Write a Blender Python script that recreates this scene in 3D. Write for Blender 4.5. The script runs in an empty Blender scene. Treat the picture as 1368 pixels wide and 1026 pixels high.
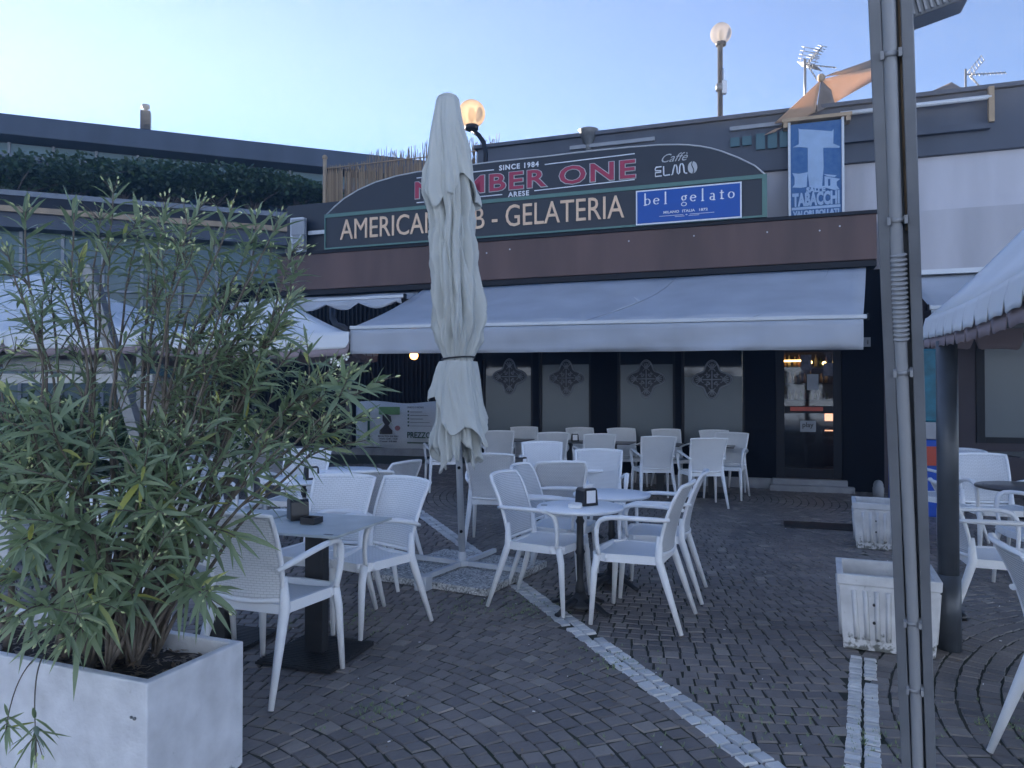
import bpy, math, random
import mathutils.noise
import mathutils
from mathutils import Vector, Matrix
random.seed(7)
R = math.radians
sc = bpy.context.scene
col = sc.collection
# ------------------------------------------------------------------ camera
EYE = 1.42
PITCH = 0.0143
FPX = 980.0
cam_d = bpy.data.cameras.new('camera')
cam = bpy.data.objects.new('camera', cam_d)
col.objects.link(cam)
cam.location = (0, 0, EYE)
cam.rotation_euler = (R(90) + PITCH, 0, 0)
cam_d.sensor_width = 36.0
cam_d.lens = FPX / 1368.0 * 36.0
cam_d.clip_start = 0.05
cam_d.clip_end = 2000
sc.camera = cam
# ------------------------------------------------------------------ world, sun, exposure
SUN_EL = R(14.0)
SUN_AZ = R(41.0)          # to the left of the view axis (+Y)
w = bpy.data.worlds.new('World')
sc.world = w
w.use_nodes = True
nt = w.node_tree
bg = nt.nodes['Background']
sky = nt.nodes.new('ShaderNodeTexSky')
sky.sky_type = 'NISHITA'
sky.sun_disc = False
sky.sun_elevation = SUN_EL
sky.sun_rotation = -SUN_AZ
sky.altitude = 150
sky.air_density = 0.8
sky.dust_density = 0.05
sky.ozone_density = 4
tint = nt.nodes.new('ShaderNodeVectorMath'); tint.operation = 'MULTIPLY'
tint.inputs[1].default_value = (0.90, 0.95, 1.04)            # the cool white balance of the place
nt.links.new(sky.outputs[0], tint.inputs[0])
nt.links.new(tint.outputs[0], bg.inputs[0])
bg.inputs[1].default_value = 0.05
sd = bpy.data.lights.new('sun', 'SUN')
so = bpy.data.objects.new('sun', sd)
col.objects.link(so)
sd.energy = 5.0
sd.angle = R(0.5)
sd.color = (1.0, 0.87, 0.74)
sunv = Vector((-math.sin(SUN_AZ) * math.cos(SUN_EL), math.cos(SUN_AZ) * math.cos(SUN_EL), math.sin(SUN_EL)))
so.rotation_euler = sunv.to_track_quat('Z', 'Y').to_euler()
so.location = (-10, 10, 20)
sc.view_settings.view_transform = 'Standard'
sc.view_settings.look = 'None'
sc.view_settings.exposure = 2.46
sc.view_settings.gamma = 1.0
sc.cycles.use_denoising = True
sc.cycles.max_bounces = 6
sc.cycles.transparent_max_bounces = 12
sc.cycles.sample_clamp_indirect = 4.0
sc.cycles.volume_bounces = 0

# ------------------------------------------------------------------ helpers
def ray(px, py):
    x = (px - 684) / FPX
    y = (513 - py) / FPX
    return Vector((x, math.cos(PITCH) - y * math.sin(PITCH), math.sin(PITCH) + y * math.cos(PITCH)))
def at(px, py, Y):
    d = ray(px, py); return Vector((0, 0, EYE)) + d * (Y / d.y)
def gp(px, py, z=0.0):
    d = ray(px, py); return Vector((0, 0, EYE)) + d * ((z - EYE) / d.z)

def tag(o, label=None, cat=None, group=None, kind=None):
    if label: o['label'] = label
    if cat: o['category'] = cat
    if group: o['group'] = group
    if kind: o['kind'] = kind
    return o
def empty(name, loc=(0, 0, 0), rz=0.0, **k):
    o = bpy.data.objects.new(name, None)
    col.objects.link(o); o.location = loc; o.rotation_euler = (0, 0, rz)
    o.empty_display_size = 0.1
    return tag(o, **k)
def copy_tree(o, parent=None):
    c = o.copy(); col.objects.link(c); c.parent = parent
    for ch in o.children:
        copy_tree(ch, c)
    return c

class MB:
    def __init__(s): s.v = []; s.f = []; s.uv = []; s.sm = []
    def vert(s, p): s.v.append(tuple(p)); return len(s.v) - 1
    def face(s, idx, uv=None, smooth=False):
        s.f.append(tuple(idx)); s.uv.append(uv); s.sm.append(smooth)
    def poly(s, pts, uv=None):
        s.face([s.vert(p) for p in pts], uv)
    def box(s, x0, x1, y0, y1, z0, z1, M=None):
        P = [Vector((x, y, z)) for z in (z0, z1) for y in (y0, y1) for x in (x0, x1)]
        if M: P = [M @ p for p in P]
        b = [s.vert(p) for p in P]
        for q in ((0, 2, 3, 1), (4, 5, 7, 6), (0, 1, 5, 4), (2, 6, 7, 3), (0, 4, 6, 2), (1, 3, 7, 5)):
            s.face([b[i] for i in q])
    def bar(s, a, b, wx, wy=None, up=(0, 0, 1)):
        wy = wy or wx; a = Vector(a); b = Vector(b); d = (b - a).normalized()
        u = Vector(up)
        if abs(d.dot(u)) > .98: u = Vector((1, 0, 0))
        x = d.cross(u).normalized(); y = x.cross(d)
        idx = []
        for p in (a, b):
            for sx, sy in ((-1, -1), (1, -1), (1, 1), (-1, 1)):
                idx.append(s.vert(p + x * sx * wx / 2 + y * sy * wy / 2))
        s.face(idx[3::-1]); s.face(idx[4:])
        for i in range(4):
            j = (i + 1) % 4; s.face((idx[i], idx[j], idx[4 + j], idx[4 + i]))
    def tube(s, pts, rad, n=8, smooth=True, flat=1.0, cap=True):
        pts = [Vector(p) for p in pts]
        if not hasattr(rad, '__len__'): rad = [rad] * len(pts)
        rings = []; px = None
        for i, p in enumerate(pts):
            d = (pts[min(i + 1, len(pts) - 1)] - pts[max(i - 1, 0)]).normalized()
            if px is None:
                px = d.cross(Vector((0, 0, 1)) if abs(d.z) < .95 else Vector((0, 1, 0))).normalized()
            px = (px - d * px.dot(d)).normalized(); py = d.cross(px)
            rings.append([s.vert(p + (px * math.cos(2 * math.pi * k / n) + py * flat * math.sin(2 * math.pi * k / n)) * rad[i]) for k in range(n)])
        for a, b in zip(rings, rings[1:]):
            for k in range(n):
                j = (k + 1) % n; s.face((a[k], a[j], b[j], b[k]), None, smooth)
        if cap:
            s.face(rings[0][::-1]); s.face(rings[-1])
    def lathe(s, prof, c=(0, 0, 0), n=24, smooth=True):
        c = Vector(c); rings = []
        for r, z in prof:
            rings.append([s.vert(c + Vector((r * math.cos(2 * math.pi * k / n), r * math.sin(2 * math.pi * k / n), z))) for k in range(n)])
        for a, b in zip(rings, rings[1:]):
            for k in range(n):
                j = (k + 1) % n; s.face((a[k], a[j], b[j], b[k]), None, smooth)
        s.face(rings[0][::-1]); s.face(rings[-1])
    def grid(s, P, UV=None, smooth=True, close=False):
        idx = [[s.vert(p) for p in row] for row in P]
        for i in range(len(P) - 1):
            m = len(P[0])
            for j in range(m if close else m - 1):
                k = (j + 1) % m
                uv = None
                if UV: uv = (UV[i][j], UV[i][k], UV[i + 1][k], UV[i + 1][j])
                s.face((idx[i][j], idx[i][k], idx[i + 1][k], idx[i + 1][j]), uv, smooth)
        return idx
    def prism(s, pts2, y0, y1):                 # outline in (x,z), extruded along y
        n = len(pts2)
        a = [s.vert((x, y0, z)) for x, z in pts2]; b = [s.vert((x, y1, z)) for x, z in pts2]
        s.face(a); s.face(b[::-1])
        for i in range(n):
            j = (i + 1) % n; s.face((a[i], b[i], b[j], a[j]))
    def ball(s, c, r, n=10, m=6, sz=1.0):
        prof = [(max(1e-4, r * math.sin(math.pi * i / m)), -r * sz * math.cos(math.pi * i / m)) for i in range(m + 1)]
        s.lathe(prof, c, n)
    def build(s, name, mat, parent=None, loc=None, bevel=0, fixn=False):
        me = bpy.data.meshes.new(name)
        me.from_pydata(s.v, [], s.f)
        if any(u for u in s.uv):
            l = me.uv_layers.new(name='UVMap'); k = 0
            for f, u in zip(s.f, s.uv):
                for i in range(len(f)):
                    l.data[k].uv = u[i] if u else (0, 0); k += 1
        me.polygons.foreach_set('use_smooth', s.sm)
        me.materials.append(mat); me.update()
        o = bpy.data.objects.new(name, me); col.objects.link(o)
        if parent: o.parent = parent
        if loc: o.location = loc
        if bevel:
            b = o.modifiers.new('bevel', 'BEVEL'); b.width = bevel; b.segments = 2; b.limit_method = 'ANGLE'; b.angle_limit = R(40)
        return o

# ------------------------------------------------------------------ materials
def mat(name, c, rough=.6, metal=0.0, var=.12, vs=6.0, bump=0.0, bs=60.0, spec=.5, emit=None, es=0, streak=False, c2=None, trans=0.0, alpha=None):
    m = bpy.data.materials.new(name); m.use_nodes = True
    n = m.node_tree; b = n.nodes['Principled BSDF']
    b.inputs['Roughness'].default_value = rough
    b.inputs['Metallic'].default_value = metal
    b.inputs['Specular IOR Level'].default_value = spec
    if trans: b.inputs['Transmission Weight'].default_value = trans
    tc = n.nodes.new('ShaderNodeTexCoord')
    src = tc.outputs['Object']
    if streak:
        mp = n.nodes.new('ShaderNodeMapping'); mp.inputs['Scale'].default_value = (1, 1, .15)
        n.links.new(src, mp.inputs[0]); src = mp.outputs[0]
    if var > 0:
        t = n.nodes.new('ShaderNodeTexNoise'); t.inputs['Scale'].default_value = vs; t.inputs['Detail'].default_value = 6
        n.links.new(src, t.inputs['Vector'])
        r = n.nodes.new('ShaderNodeValToRGB'); e = r.color_ramp.elements
        e[0].position = .3; e[1].position = .72
        d = c2 or tuple(x * (1 - var) for x in c[:3])
        e[0].color = (*d[:3], 1); e[1].color = (*[min(1, x * (1 + var * .4)) for x in c[:3]], 1)
        n.links.new(t.outputs['Fac'], r.inputs[0]); n.links.new(r.outputs[0], b.inputs['Base Color'])
        rr = n.nodes.new('ShaderNodeMapRange'); rr.inputs[3].default_value = max(0, rough - .08); rr.inputs[4].default_value = min(1, rough + .1)
        n.links.new(t.outputs['Fac'], rr.inputs[0]); n.links.new(rr.outputs[0], b.inputs['Roughness'])
    else:
        b.inputs['Base Color'].default_value = (*c[:3], 1)
    if bump:
        t2 = n.nodes.new('ShaderNodeTexNoise'); t2.inputs['Scale'].default_value = bs; t2.inputs['Detail'].default_value = 4
        n.links.new(tc.outputs['Object'], t2.inputs['Vector'])
        bp = n.nodes.new('ShaderNodeBump'); bp.inputs['Strength'].default_value = bump; bp.inputs['Distance'].default_value = .01
        n.links.new(t2.outputs['Fac'], bp.inputs['Height']); n.links.new(bp.outputs[0], b.inputs['Normal'])
    if emit:
        b.inputs['Emission Color'].default_value = (*emit, 1); b.inputs['Emission Strength'].default_value = es
    if alpha is not None: b.inputs['Alpha'].default_value = alpha
    return m
def wicker(name, c, bw, rh, mort, see=.75):
    m = mat(name, c, .42, var=.05, vs=9)
    n = m.node_tree; b = n.nodes['Principled BSDF']; out = n.nodes['Material Output']
    uv = n.nodes.new('ShaderNodeUVMap')
    br = n.nodes.new('ShaderNodeTexBrick'); br.offset = .5
    br.inputs['Scale'].default_value = 1.0
    br.inputs['Brick Width'].default_value = bw; br.inputs['Row Height'].default_value = rh
    br.inputs['Mortar Size'].default_value = mort; br.inputs['Mortar Smooth'].default_value = .6
    n.links.new(uv.outputs[0], br.inputs['Vector'])
    bp = n.nodes.new('ShaderNodeBump'); bp.invert = True; bp.inputs['Strength'].default_value = .9; bp.inputs['Distance'].default_value = .004
    n.links.new(br.outputs['Fac'], bp.inputs['Height']); n.links.new(bp.outputs[0], b.inputs['Normal'])
    # holes only where vertical and horizontal gaps are wide: a second, thinner brick mask
    tr = n.nodes.new('ShaderNodeBsdfTransparent'); mx = n.nodes.new('ShaderNodeMixShader')
    mu = n.nodes.new('ShaderNodeMath'); mu.operation = 'MULTIPLY'; mu.inputs[1].default_value = see
    n.links.new(br.outputs['Fac'], mu.inputs[0]); n.links.new(mu.outputs[0], mx.inputs[0])
    n.links.new(b.outputs[0], mx.inputs[1]); n.links.new(tr.outputs[0], mx.inputs[2])
    n.links.new(mx.outputs[0], out.inputs['Surface'])
    return m
M = {}
def vary(m, amt=.10, tint=(.96, .98, 1.0)):
    '''each chair a slightly different shade of white'''
    n = m.node_tree; b = n.nodes['Principled BSDF']; src = b.inputs['Base Color'].links[0].from_socket
    oi = n.nodes.new('ShaderNodeObjectInfo'); mr = n.nodes.new('ShaderNodeMapRange'); mr.inputs[3].default_value = 1 - amt; mr.inputs[4].default_value = 1.03
    n.links.new(oi.outputs['Location'], mr.inputs[0]) if False else n.links.new(oi.outputs['Random'], mr.inputs[0])
    vm = n.nodes.new('ShaderNodeVectorMath'); vm.operation = 'SCALE'; n.links.new(src, vm.inputs[0]); n.links.new(mr.outputs[0], vm.inputs['Scale']); n.links.new(vm.outputs[0], b.inputs['Base Color'])
M['white_plastic'] = mat('white_plastic', (.86, .87, .88), .42, var=.06, vs=5)
M['wicker'] = wicker('wicker_weave', (.85, .86, .87), .034, .0125, .0016, .3)
M['perf'] = wicker('perforated_plastic', (.79, .80, .82), .014, .011, .0021, .4)
for k_ in ('wicker', 'perf'): vary(M[k_])
M['table_white'] = mat('table_white', (.90, .91, .92), .45, var=.05, vs=8)
M['table_grey'] = mat('table_grey', (.50, .53, .52), .35, var=.3, vs=5, c2=(.36, .39, .39))
M['table_dark'] = mat('table_dark', (.07, .065, .065), .3, var=.2)
M['iron'] = mat('iron', (.022, .023, .026), .5, var=.2, vs=20, bump=.15)
M['umbrella'] = mat('umbrella_cloth', (.54, .55, .51), .85, var=.12, vs=2.5, bump=.25, bs=260, streak=True)
M['pole_white'] = mat('pole_white', (.55, .57, .6), .4, var=.1)
M['slab'] = None
M['brown'] = mat('brown_fascia', (.13, .078, .068), .6, var=.38, vs=2.2, bump=.08, bs=30, streak=True)
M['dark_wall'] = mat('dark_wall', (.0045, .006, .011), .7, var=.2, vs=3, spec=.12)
M['dark_metal'] = mat('dark_metal', (.012, .014, .02), .5, var=.2, spec=.25)
M['roof_band'] = mat('roof_band', (.085, .095, .12), .6, var=.3, vs=1.6, bump=.06, bs=8, streak=True)
M['render_white'] = mat('render_white', (.52, .505, .53), .8, var=.26, vs=1.8, bump=.1, bs=40, streak=True)
M['awning'] = mat('awning_cloth', (.46, .48, .52), .85, var=.16, vs=1.6, bump=.15, bs=300, streak=True)
M['awning_bar'] = mat('awning_bar', (.62, .64, .66), .35, var=.05)
M['tent'] = mat('tent_cloth', (.76, .77, .78), .7, var=.09, vs=1.6, bump=.1, bs=14)
M['tent_edge'] = mat('tent_edge', (.34, .27, .28), .8, var=.12, vs=5)
M['galv'] = mat('galvanised_steel', (.20, .21, .22), .42, .55, var=.25, vs=14, bump=.05)
M['post_dark'] = mat('post_dark', (.075, .085, .10), .38, .15, var=.25, vs=8)
M['post_grey'] = mat('post_grey', (.19, .20, .22), .42, .2, var=.16, vs=7, bump=.05)
M['conduit'] = mat('conduit', (.30, .31, .33), .5, var=.10, vs=9, streak=True)
M['sign_black'] = mat('sign_black', (.020, .024, .034), .45, var=.2, vs=1.5)
M['sign_green'] = mat('sign_green', (.10, .20, .17), .5, var=.1)
M['sign_line'] = mat('sign_line', (.5, .5, .5), .5, var=.05)
M['cream'] = mat('cream_letter', (.80, .55, .36), .45, var=.05)
M['red'] = mat('red_letter', (.36, .028, .07), .5, var=.08)
M['blue'] = mat('blue_panel', (.002, .075, .36), .5, var=.08, vs=2)
M['blue2'] = mat('blue_faded', (.02, .085, .23), .6, var=.45, vs=14, c2=(.06, .15, .31))
M['pale_blue'] = mat('pale_blue', (.33, .45, .62), .6, var=.12, vs=6)
M['white_ink'] = mat('white_ink', (.78, .78, .8), .5, var=.03)
M['glass_dark'] = mat('glass_dark', (.016, .02, .028), .06, var=0, spec=.6)
M['film'] = mat('frosted_film', (.085, .11, .125), .3, var=.1, vs=.8)
M['ornament'] = mat('ornament', (.30, .32, .35), .5, var=.08)
M['teal_glass'] = mat('teal_glass', (.08, .15, .165), .25, var=.25, vs=.6)
M['teal_glass2'] = mat('teal_glass2', (.16, .23, .24), .35, var=.25, vs=.6)
M['reed'] = None
M['white_paint'] = mat('planter_paint', (.68, .69, .72), .6, var=.10, vs=2.5, bump=.12, bs=35)
M['concrete'] = mat('concrete', (.34, .34, .35), .85, var=.25, vs=5, bump=.3, bs=50)
M['leafd'] = None
def cloth(name, c, k):
    m = mat(name, c, .85, var=.08, vs=2); n = m.node_tree; b = n.nodes['Principled BSDF']; t = n.nodes.new('ShaderNodeBsdfTranslucent'); t.inputs[0].default_value = (*c, 1)
    x = n.nodes.new('ShaderNodeMixShader'); x.inputs[0].default_value = k; n.links.new(b.outputs[0], x.inputs[1]); n.links.new(t.outputs[0], x.inputs[2]); n.links.new(x.outputs[0], n.nodes['Material Output'].inputs[0]); return m
M['sail'] = cloth('sail_cloth', (.62, .44, .31), .36)
M['sail_grey'] = cloth('sail_grey_cloth', (.20, .17, .16), .15)
M['tan'] = mat('tan_wood', (.42, .30, .19), .7, var=.2)
M['black'] = mat('black_plastic', (.015, .015, .017), .3, var=.1)
M['paper'] = mat('paper', (.8, .8, .8), .8, var=.03)
# ------------------------------------------------------------------ special materials
def leaf_mat(name, c1, c2, back):
    m = bpy.data.materials.new(name); m.use_nodes = True; n = m.node_tree; b = n.nodes['Principled BSDF']
    g = n.nodes.new('ShaderNodeNewGeometry'); r = n.nodes.new('ShaderNodeValToRGB')
    r.color_ramp.elements[0].color = (*c1, 1); r.color_ramp.elements[1].color = (*c2, 1); r.color_ramp.elements[1].position = .94
    y_ = r.color_ramp.elements.new(.985); y_.color = (c2[0] * 1.6, c2[1] * 1.25, c2[2] * .5, 1)
    n.links.new(g.outputs['Random Per Island'], r.inputs[0])
    mx = n.nodes.new('ShaderNodeMixRGB'); mx.inputs[2].default_value = (*back, 1)
    n.links.new(g.outputs['Backfacing'], mx.inputs[0]); n.links.new(r.outputs[0], mx.inputs[1])
    n.links.new(mx.outputs[0], b.inputs['Base Color']); b.inputs['Roughness'].default_value = .42
    tl = n.nodes.new('ShaderNodeBsdfTranslucent'); tl.inputs[0].default_value = (c2[0] * 1.6, c2[1] * 1.8, c2[2], 1)
    ms = n.nodes.new('ShaderNodeMixShader'); ms.inputs[0].default_value = .22
    n.links.new(b.outputs[0], ms.inputs[1]); n.links.new(tl.outputs[0], ms.inputs[2]); n.links.new(ms.outputs[0], n.nodes['Material Output'].inputs[0])
    return m
M['leaf'] = leaf_mat('oleander_leaf', (.115, .16, .10), (.255, .32, .195), (.28, .33, .25))
M['leaf_dark'] = leaf_mat('hedge_leaf', (.022, .045, .02), (.055, .095, .035), (.05, .08, .04))
M['bark'] = mat('bark', (.16, .135, .11), .8, var=.35, vs=25, bump=.3, bs=90)
M['bud'] = mat('bud', (.62, .64, .36), .6, var=.3, vs=30, c2=(.35, .42, .16))
M['petal'] = mat('petal', (.85, .83, .78), .6, var=.03)
M['soil'] = mat('soil', (.055, .042, .032), .95, var=.5, vs=30, bump=.8, bs=120)
M['mulch'] = leaf_mat('mulch', (.10, .065, .045), (.26, .19, .14), (.15, .11, .08))

def island_mat(name, stops, rough, bump, bs, dirt=.35):
    m = bpy.data.materials.new(name); m.use_nodes = True; n = m.node_tree; b = n.nodes['Principled BSDF']
    g = n.nodes.new('ShaderNodeNewGeometry'); r = n.nodes.new('ShaderNodeValToRGB')
    e = r.color_ramp.elements
    while len(e) < len(stops): e.new(.5)
    for i, (p, c) in enumerate(stops): e[i].position = p; e[i].color = (*c, 1)
    n.links.new(g.outputs['Random Per Island'], r.inputs[0])
    tc = n.nodes.new('ShaderNodeTexCoord')
    t = n.nodes.new('ShaderNodeTexNoise'); t.inputs['Scale'].default_value = 1.1; t.inputs['Detail'].default_value = 8; t.inputs['Roughness'].default_value = .65
    n.links.new(tc.outputs['Object'], t.inputs['Vector'])
    mr = n.nodes.new('ShaderNodeMapRange'); mr.inputs[1].default_value = .3; mr.inputs[2].default_value = .7; mr.inputs[3].default_value = 1 - dirt; mr.inputs[4].default_value = 1 + dirt * .4
    n.links.new(t.outputs['Fac'], mr.inputs[0])
    vm = n.nodes.new('ShaderNodeVectorMath'); vm.operation = 'SCALE'
    n.links.new(r.outputs[0], vm.inputs[0]); n.links.new(mr.outputs[0], vm.inputs['Scale'])
    n.links.new(vm.outputs[0], b.inputs['Base Color'])
    t2 = n.nodes.new('ShaderNodeTexNoise'); t2.inputs['Scale'].default_value = bs; t2.inputs['Detail'].default_value = 5
    n.links.new(tc.outputs['Object'], t2.inputs['Vector'])
    bp = n.nodes.new('ShaderNodeBump'); bp.inputs['Strength'].default_value = bump; bp.inputs['Distance'].default_value = .008
    n.links.new(t2.outputs['Fac'], bp.inputs['Height']); n.links.new(bp.outputs[0], b.inputs['Normal'])
    b.inputs['Roughness'].default_value = rough
    return m
M['sett'] = island_mat('porphyry_sett', [(0, (.165, .15, .145)), (.3, (.195, .175, .167)), (.65, (.225, .20, .185)), (.95, (.26, .23, .21)), (1, (.36, .32, .28))], .5, .4, 50)
M['sett_white'] = island_mat('white_sett', [(0, (.55, .55, .55)), (.5, (.68, .68, .67)), (1, (.82, .82, .80))], .6, .5, 40, .3)
M['joint'] = mat('joint_sand', (.05, .046, .042), .95, var=.6, vs=3, bump=.6, bs=120, c2=(.035, .046, .022))
def speckle_mat():
    m = mat('washed_gravel_slab', (.30, .30, .30), .85, var=0, bump=.7, bs=160)
    n = m.node_tree; b = n.nodes['Principled BSDF']; tc = n.nodes.new('ShaderNodeTexCoord')
    v = n.nodes.new('ShaderNodeTexVoronoi'); v.inputs['Scale'].default_value = 85
    n.links.new(tc.outputs['Object'], v.inputs['Vector'])
    r = n.nodes.new('ShaderNodeValToRGB'); e = r.color_ramp.elements
    e[0].color = (.10, .10, .10, 1); e[1].color = (.80, .79, .76, 1); e.new(.5).color = (.42, .42, .41, 1)
    n.links.new(v.outputs['Color'], r.inputs[0]); n.links.new(r.outputs[0], b.inputs['Base Color'])
    return m
M['slab'] = speckle_mat()
def reed_mat():
    m = mat('reed', (.40, .27, .16), .8, var=.3, vs=3)
    n = m.node_tree; b = n.nodes['Principled BSDF']; g = n.nodes.new('ShaderNodeNewGeometry'); r = n.nodes.new('ShaderNodeValToRGB')
    r.color_ramp.elements[0].color = (.18, .12, .075, 1); r.color_ramp.elements[1].color = (.38, .28, .18, 1)
    n.links.new(g.outputs['Random Per Island'], r.inputs[0]); n.links.new(r.outputs[0], b.inputs['Base Color'])
    return m
M['reed'] = reed_mat()

# ------------------------------------------------------------------ ground
g = MB(); g.poly([(-150, -60, 0), (150, -60, 0), (150, 190, 0), (-150, 190, 0)])
ground = g.build('ground', M['joint']); tag(ground, kind='structure')
# pale paving and facades added behind the viewer to bounce sunlight in
m = MB(); m.poly([(-60, -60, .006), (60, -60, .006), (60, -7, .006), (-60, -7, .006)]); M['bounce_paving'] = mat('bounce_paving', (.34, .41, .52), .8)
tag(m.build('square', M['bounce_paving']), kind='structure')  # unseen pale sheet, added to throw sunlight back at the terrace
M['bounce_plaster'] = mat('bounce_plaster', (.42, .54, .72), .85)  # tinted blue so the added walls give cool bounce fill
m = MB(); m.box(-45, 31, -30, -20, 0, 11); m.box(31.01, 42, -30, 4, 0, 11)
far = m.build('bounce_facade', M['bounce_plaster']); tag(far, kind='structure')
m = MB()
for k in range(-14, 15):
    for z in (1.2, 4.6, 8.0): m.box(k * 3.1 - .6, k * 3.1 + .6, -19.99, -19.95, z, z + 1.6)
m.build('window', M['glass_dark'], far)  # window panes dressing the added, unseen bounce facade
# the white sett lines (ground points a, b and width, columns, stone length)
LINES = [((-1.55, 10.1), (1.31, 1.8), .15, 2, .085), ((.85, 1.8), (1.87, 3.93), .14, 2, .048)]
def in_line(x, y, pad):
    for a, b, wd, n_, l_ in LINES:
        ax, ay = a; dx, dy = b[0] - ax, b[1] - ay; L = math.hypot(dx, dy)
        t = ((x - ax) * dx + (y - ay) * dy) / L; s = abs((x - ax) * dy - (y - ay) * dx) / L
        if -.02 < t < L + .02 and s < wd / 2 + pad: return True
    return False
def sett(mb, c, h0, top):
    """c: four corners (x, y); a pillow-shaped stone"""
    cx = sum(p[0] for p in c) / 4; cy = sum(p[1] for p in c) / 4
    out = [mb.vert((x, y, h0)) for x, y in c]
    k = [.90 + random.uniform(-.03, .03) for _ in c]
    tl = (random.uniform(-.0015, .0015), random.uniform(-.0015, .0015))
    inn = [mb.vert((cx + (x - cx) * kk, cy + (y - cy) * kk, top + tl[0] * (1 if x > cx else -1) + tl[1] * (1 if y > cy else -1))) for (x, y), kk in zip(c, k)]
    for i in range(4):
        j = (i + 1) % 4; mb.face((out[i], out[j], inn[j], inn[i]), None, False)
    mb.face(inn, None, False)
sm = MB()
def side(l, x, y):
    a, b = LINES[l][0], LINES[l][1]; return (x - a[0]) * (b[1] - a[1]) - (y - a[1]) * (b[0] - a[0])
def region(x, y):
    if side(0, x, y) > 0: return 0                         # left of the long white line
    return 2 if side(1, x, y) > 0 else 1
# every field between the white lines is laid in rings round a centre of its own
CENT = [(-1.45, 2.3), (2.0, 10.4), (3.9, 2.6)]
0 and print('regions', region(-.5, 3), region(1.3, 4), region(2.6, 3))
for ci, (c0x, c0y) in enumerate(CENT):
    for ri in range(1, 150):
        r0 = ri * .092; r1 = r0 + .092; n_ = max(5, int(2 * math.pi * (r0 + .05) / (.088 if r0 > .4 else .085))); off = random.uniform(0, 6.28)
        wob = ci * 2.0
        cuts = [off + 2 * math.pi * (k + random.uniform(-.10, .10)) / n_ for k in range(n_)]
        for k in range(n_):
            a0 = cuts[k]; a1 = cuts[(k + 1) % n_] + (2 * math.pi if k == n_ - 1 else 0); am = (a0 + a1) / 2; rm = (r0 + r1) / 2
            Xc, Yc = c0x + rm * math.cos(am), c0y + rm * math.sin(am)
            if Yc < .8 or Yc > 15 or abs(Xc) > 1.6 + Yc * .95 or region(Xc, Yc) != ci: continue
            if in_line(Xc, Yc, -.014): continue
            q = []
            for a, r in ((a0, r0), (a1, r0), (a1, r1), (a0, r1)):
                rr = r + .03 * math.sin(3 * a + wob) + .012 * math.sin(7 * a)
                x, y = c0x + rr * math.cos(a), c0y + rr * math.sin(a)
                q.append((Xc + (x - Xc) * .915 + random.uniform(-.005, .005), Yc + (y - Yc) * .915 + random.uniform(-.005, .005)))
            sett(sm, q, -.002, .006 + random.uniform(-.0015, .0015))
setts = sm.build('paving', M['sett']); tag(setts, kind='structure')
for li, (a, b, wd, nc, ln) in enumerate(LINES):
    lm = MB(); ax, ay = a; dx, dy = b[0] - ax, b[1] - ay; L = math.hypot(dx, dy); dx /= L; dy /= L
    px_, py_ = dy, -dx
    for c in range(nc):
        s0 = -wd / 2 + wd / nc * c; t = random.uniform(0, ln * .5)
        while t < L:
            l = ln * random.uniform(.75, 1.2); q = []
            for tt, ss in ((t + .007, s0 + .006), (t + l - .006, s0 + .006), (t + l - .006, s0 + wd / nc - .005), (t + .007, s0 + wd / nc - .005)):
                tt += random.uniform(-.003, .003); ss += random.uniform(-.004, .004)
                q.append((ax + dx * tt + px_ * ss, ay + dy * tt + py_ * ss))
            if random.random() > .015: sett(lm, q[::-1] if True else q, 0, .0125 + random.uniform(-.0012, .0012))
            t += l
    tag(lm.build('ground_line', M['sett_white']), kind='structure')
# weeds and litter in the joints
wm = MB()
spots = [(1.0, 3.2, .5), (1.45, 3.0, .35), (.55, 3.9, .3), (-1.0, 4.6, .4), (1.6, 2.4, .3), (.1, 4.9, .35), (-.3, 4.9, .5), (2.1, 3.1, .4), (.5, 2.6, .5), (2.3, 2.3, .4), (-.6, 3.3, .3), (1.1, 2.2, .3)]
for (x, y, r) in spots:
    for _ in range(70):
        a = random.uniform(0, 6.28); d = r * math.sqrt(random.random()) * random.choice((.4, 1))
        bx, by = x + math.cos(a) * d, y + math.sin(a) * d
        for _ in range(5):
            h = random.uniform(.004, .018); dx, dy = random.uniform(-.012, .012), random.uniform(-.012, .012); o = random.uniform(-.002, .002)
            wm.poly([(bx - .002, by + o, .002), (bx + .002, by - o, .002), (bx + dx, by + dy, .008 + h)])
tag(wm.build('weeds', M['leaf']), 'low green weeds growing in the joints of the dark paving', 'weeds', kind='stuff')
lt = MB()
for _ in range(800):
    x = random.uniform(-4, 5); y = random.uniform(1.8, 9); s = random.uniform(.003, .009) * random.choice((1, 1, 2)); a = random.uniform(0, 3)
    ca, sa = math.cos(a) * s, math.sin(a) * s
    lt.poly([(x - ca, y - sa, .013), (x + sa * .5, y - ca * .5, .013), (x + ca, y + sa, .016), (x - sa * .5, y + ca * .5, .014)])
tag(lt.build('litter', M['mulch']), 'tiny dry leaves and crumbs scattered over the paving', 'litter', kind='stuff')

lt = MB()
for _ in range(150):
    x = random.uniform(-3, 4); y = random.uniform(2, 8); a = random.uniform(0, 3); l = random.choice((.004, .006, .012)); lt.bar((x, y, .014), (x + math.cos(a) * l, y + math.sin(a) * l, .0145), .004, .003)
tag(lt.build('litter', M['paper']), 'small pale cigarette ends and paper specks on the dark paving', 'litter', kind='stuff')
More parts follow.
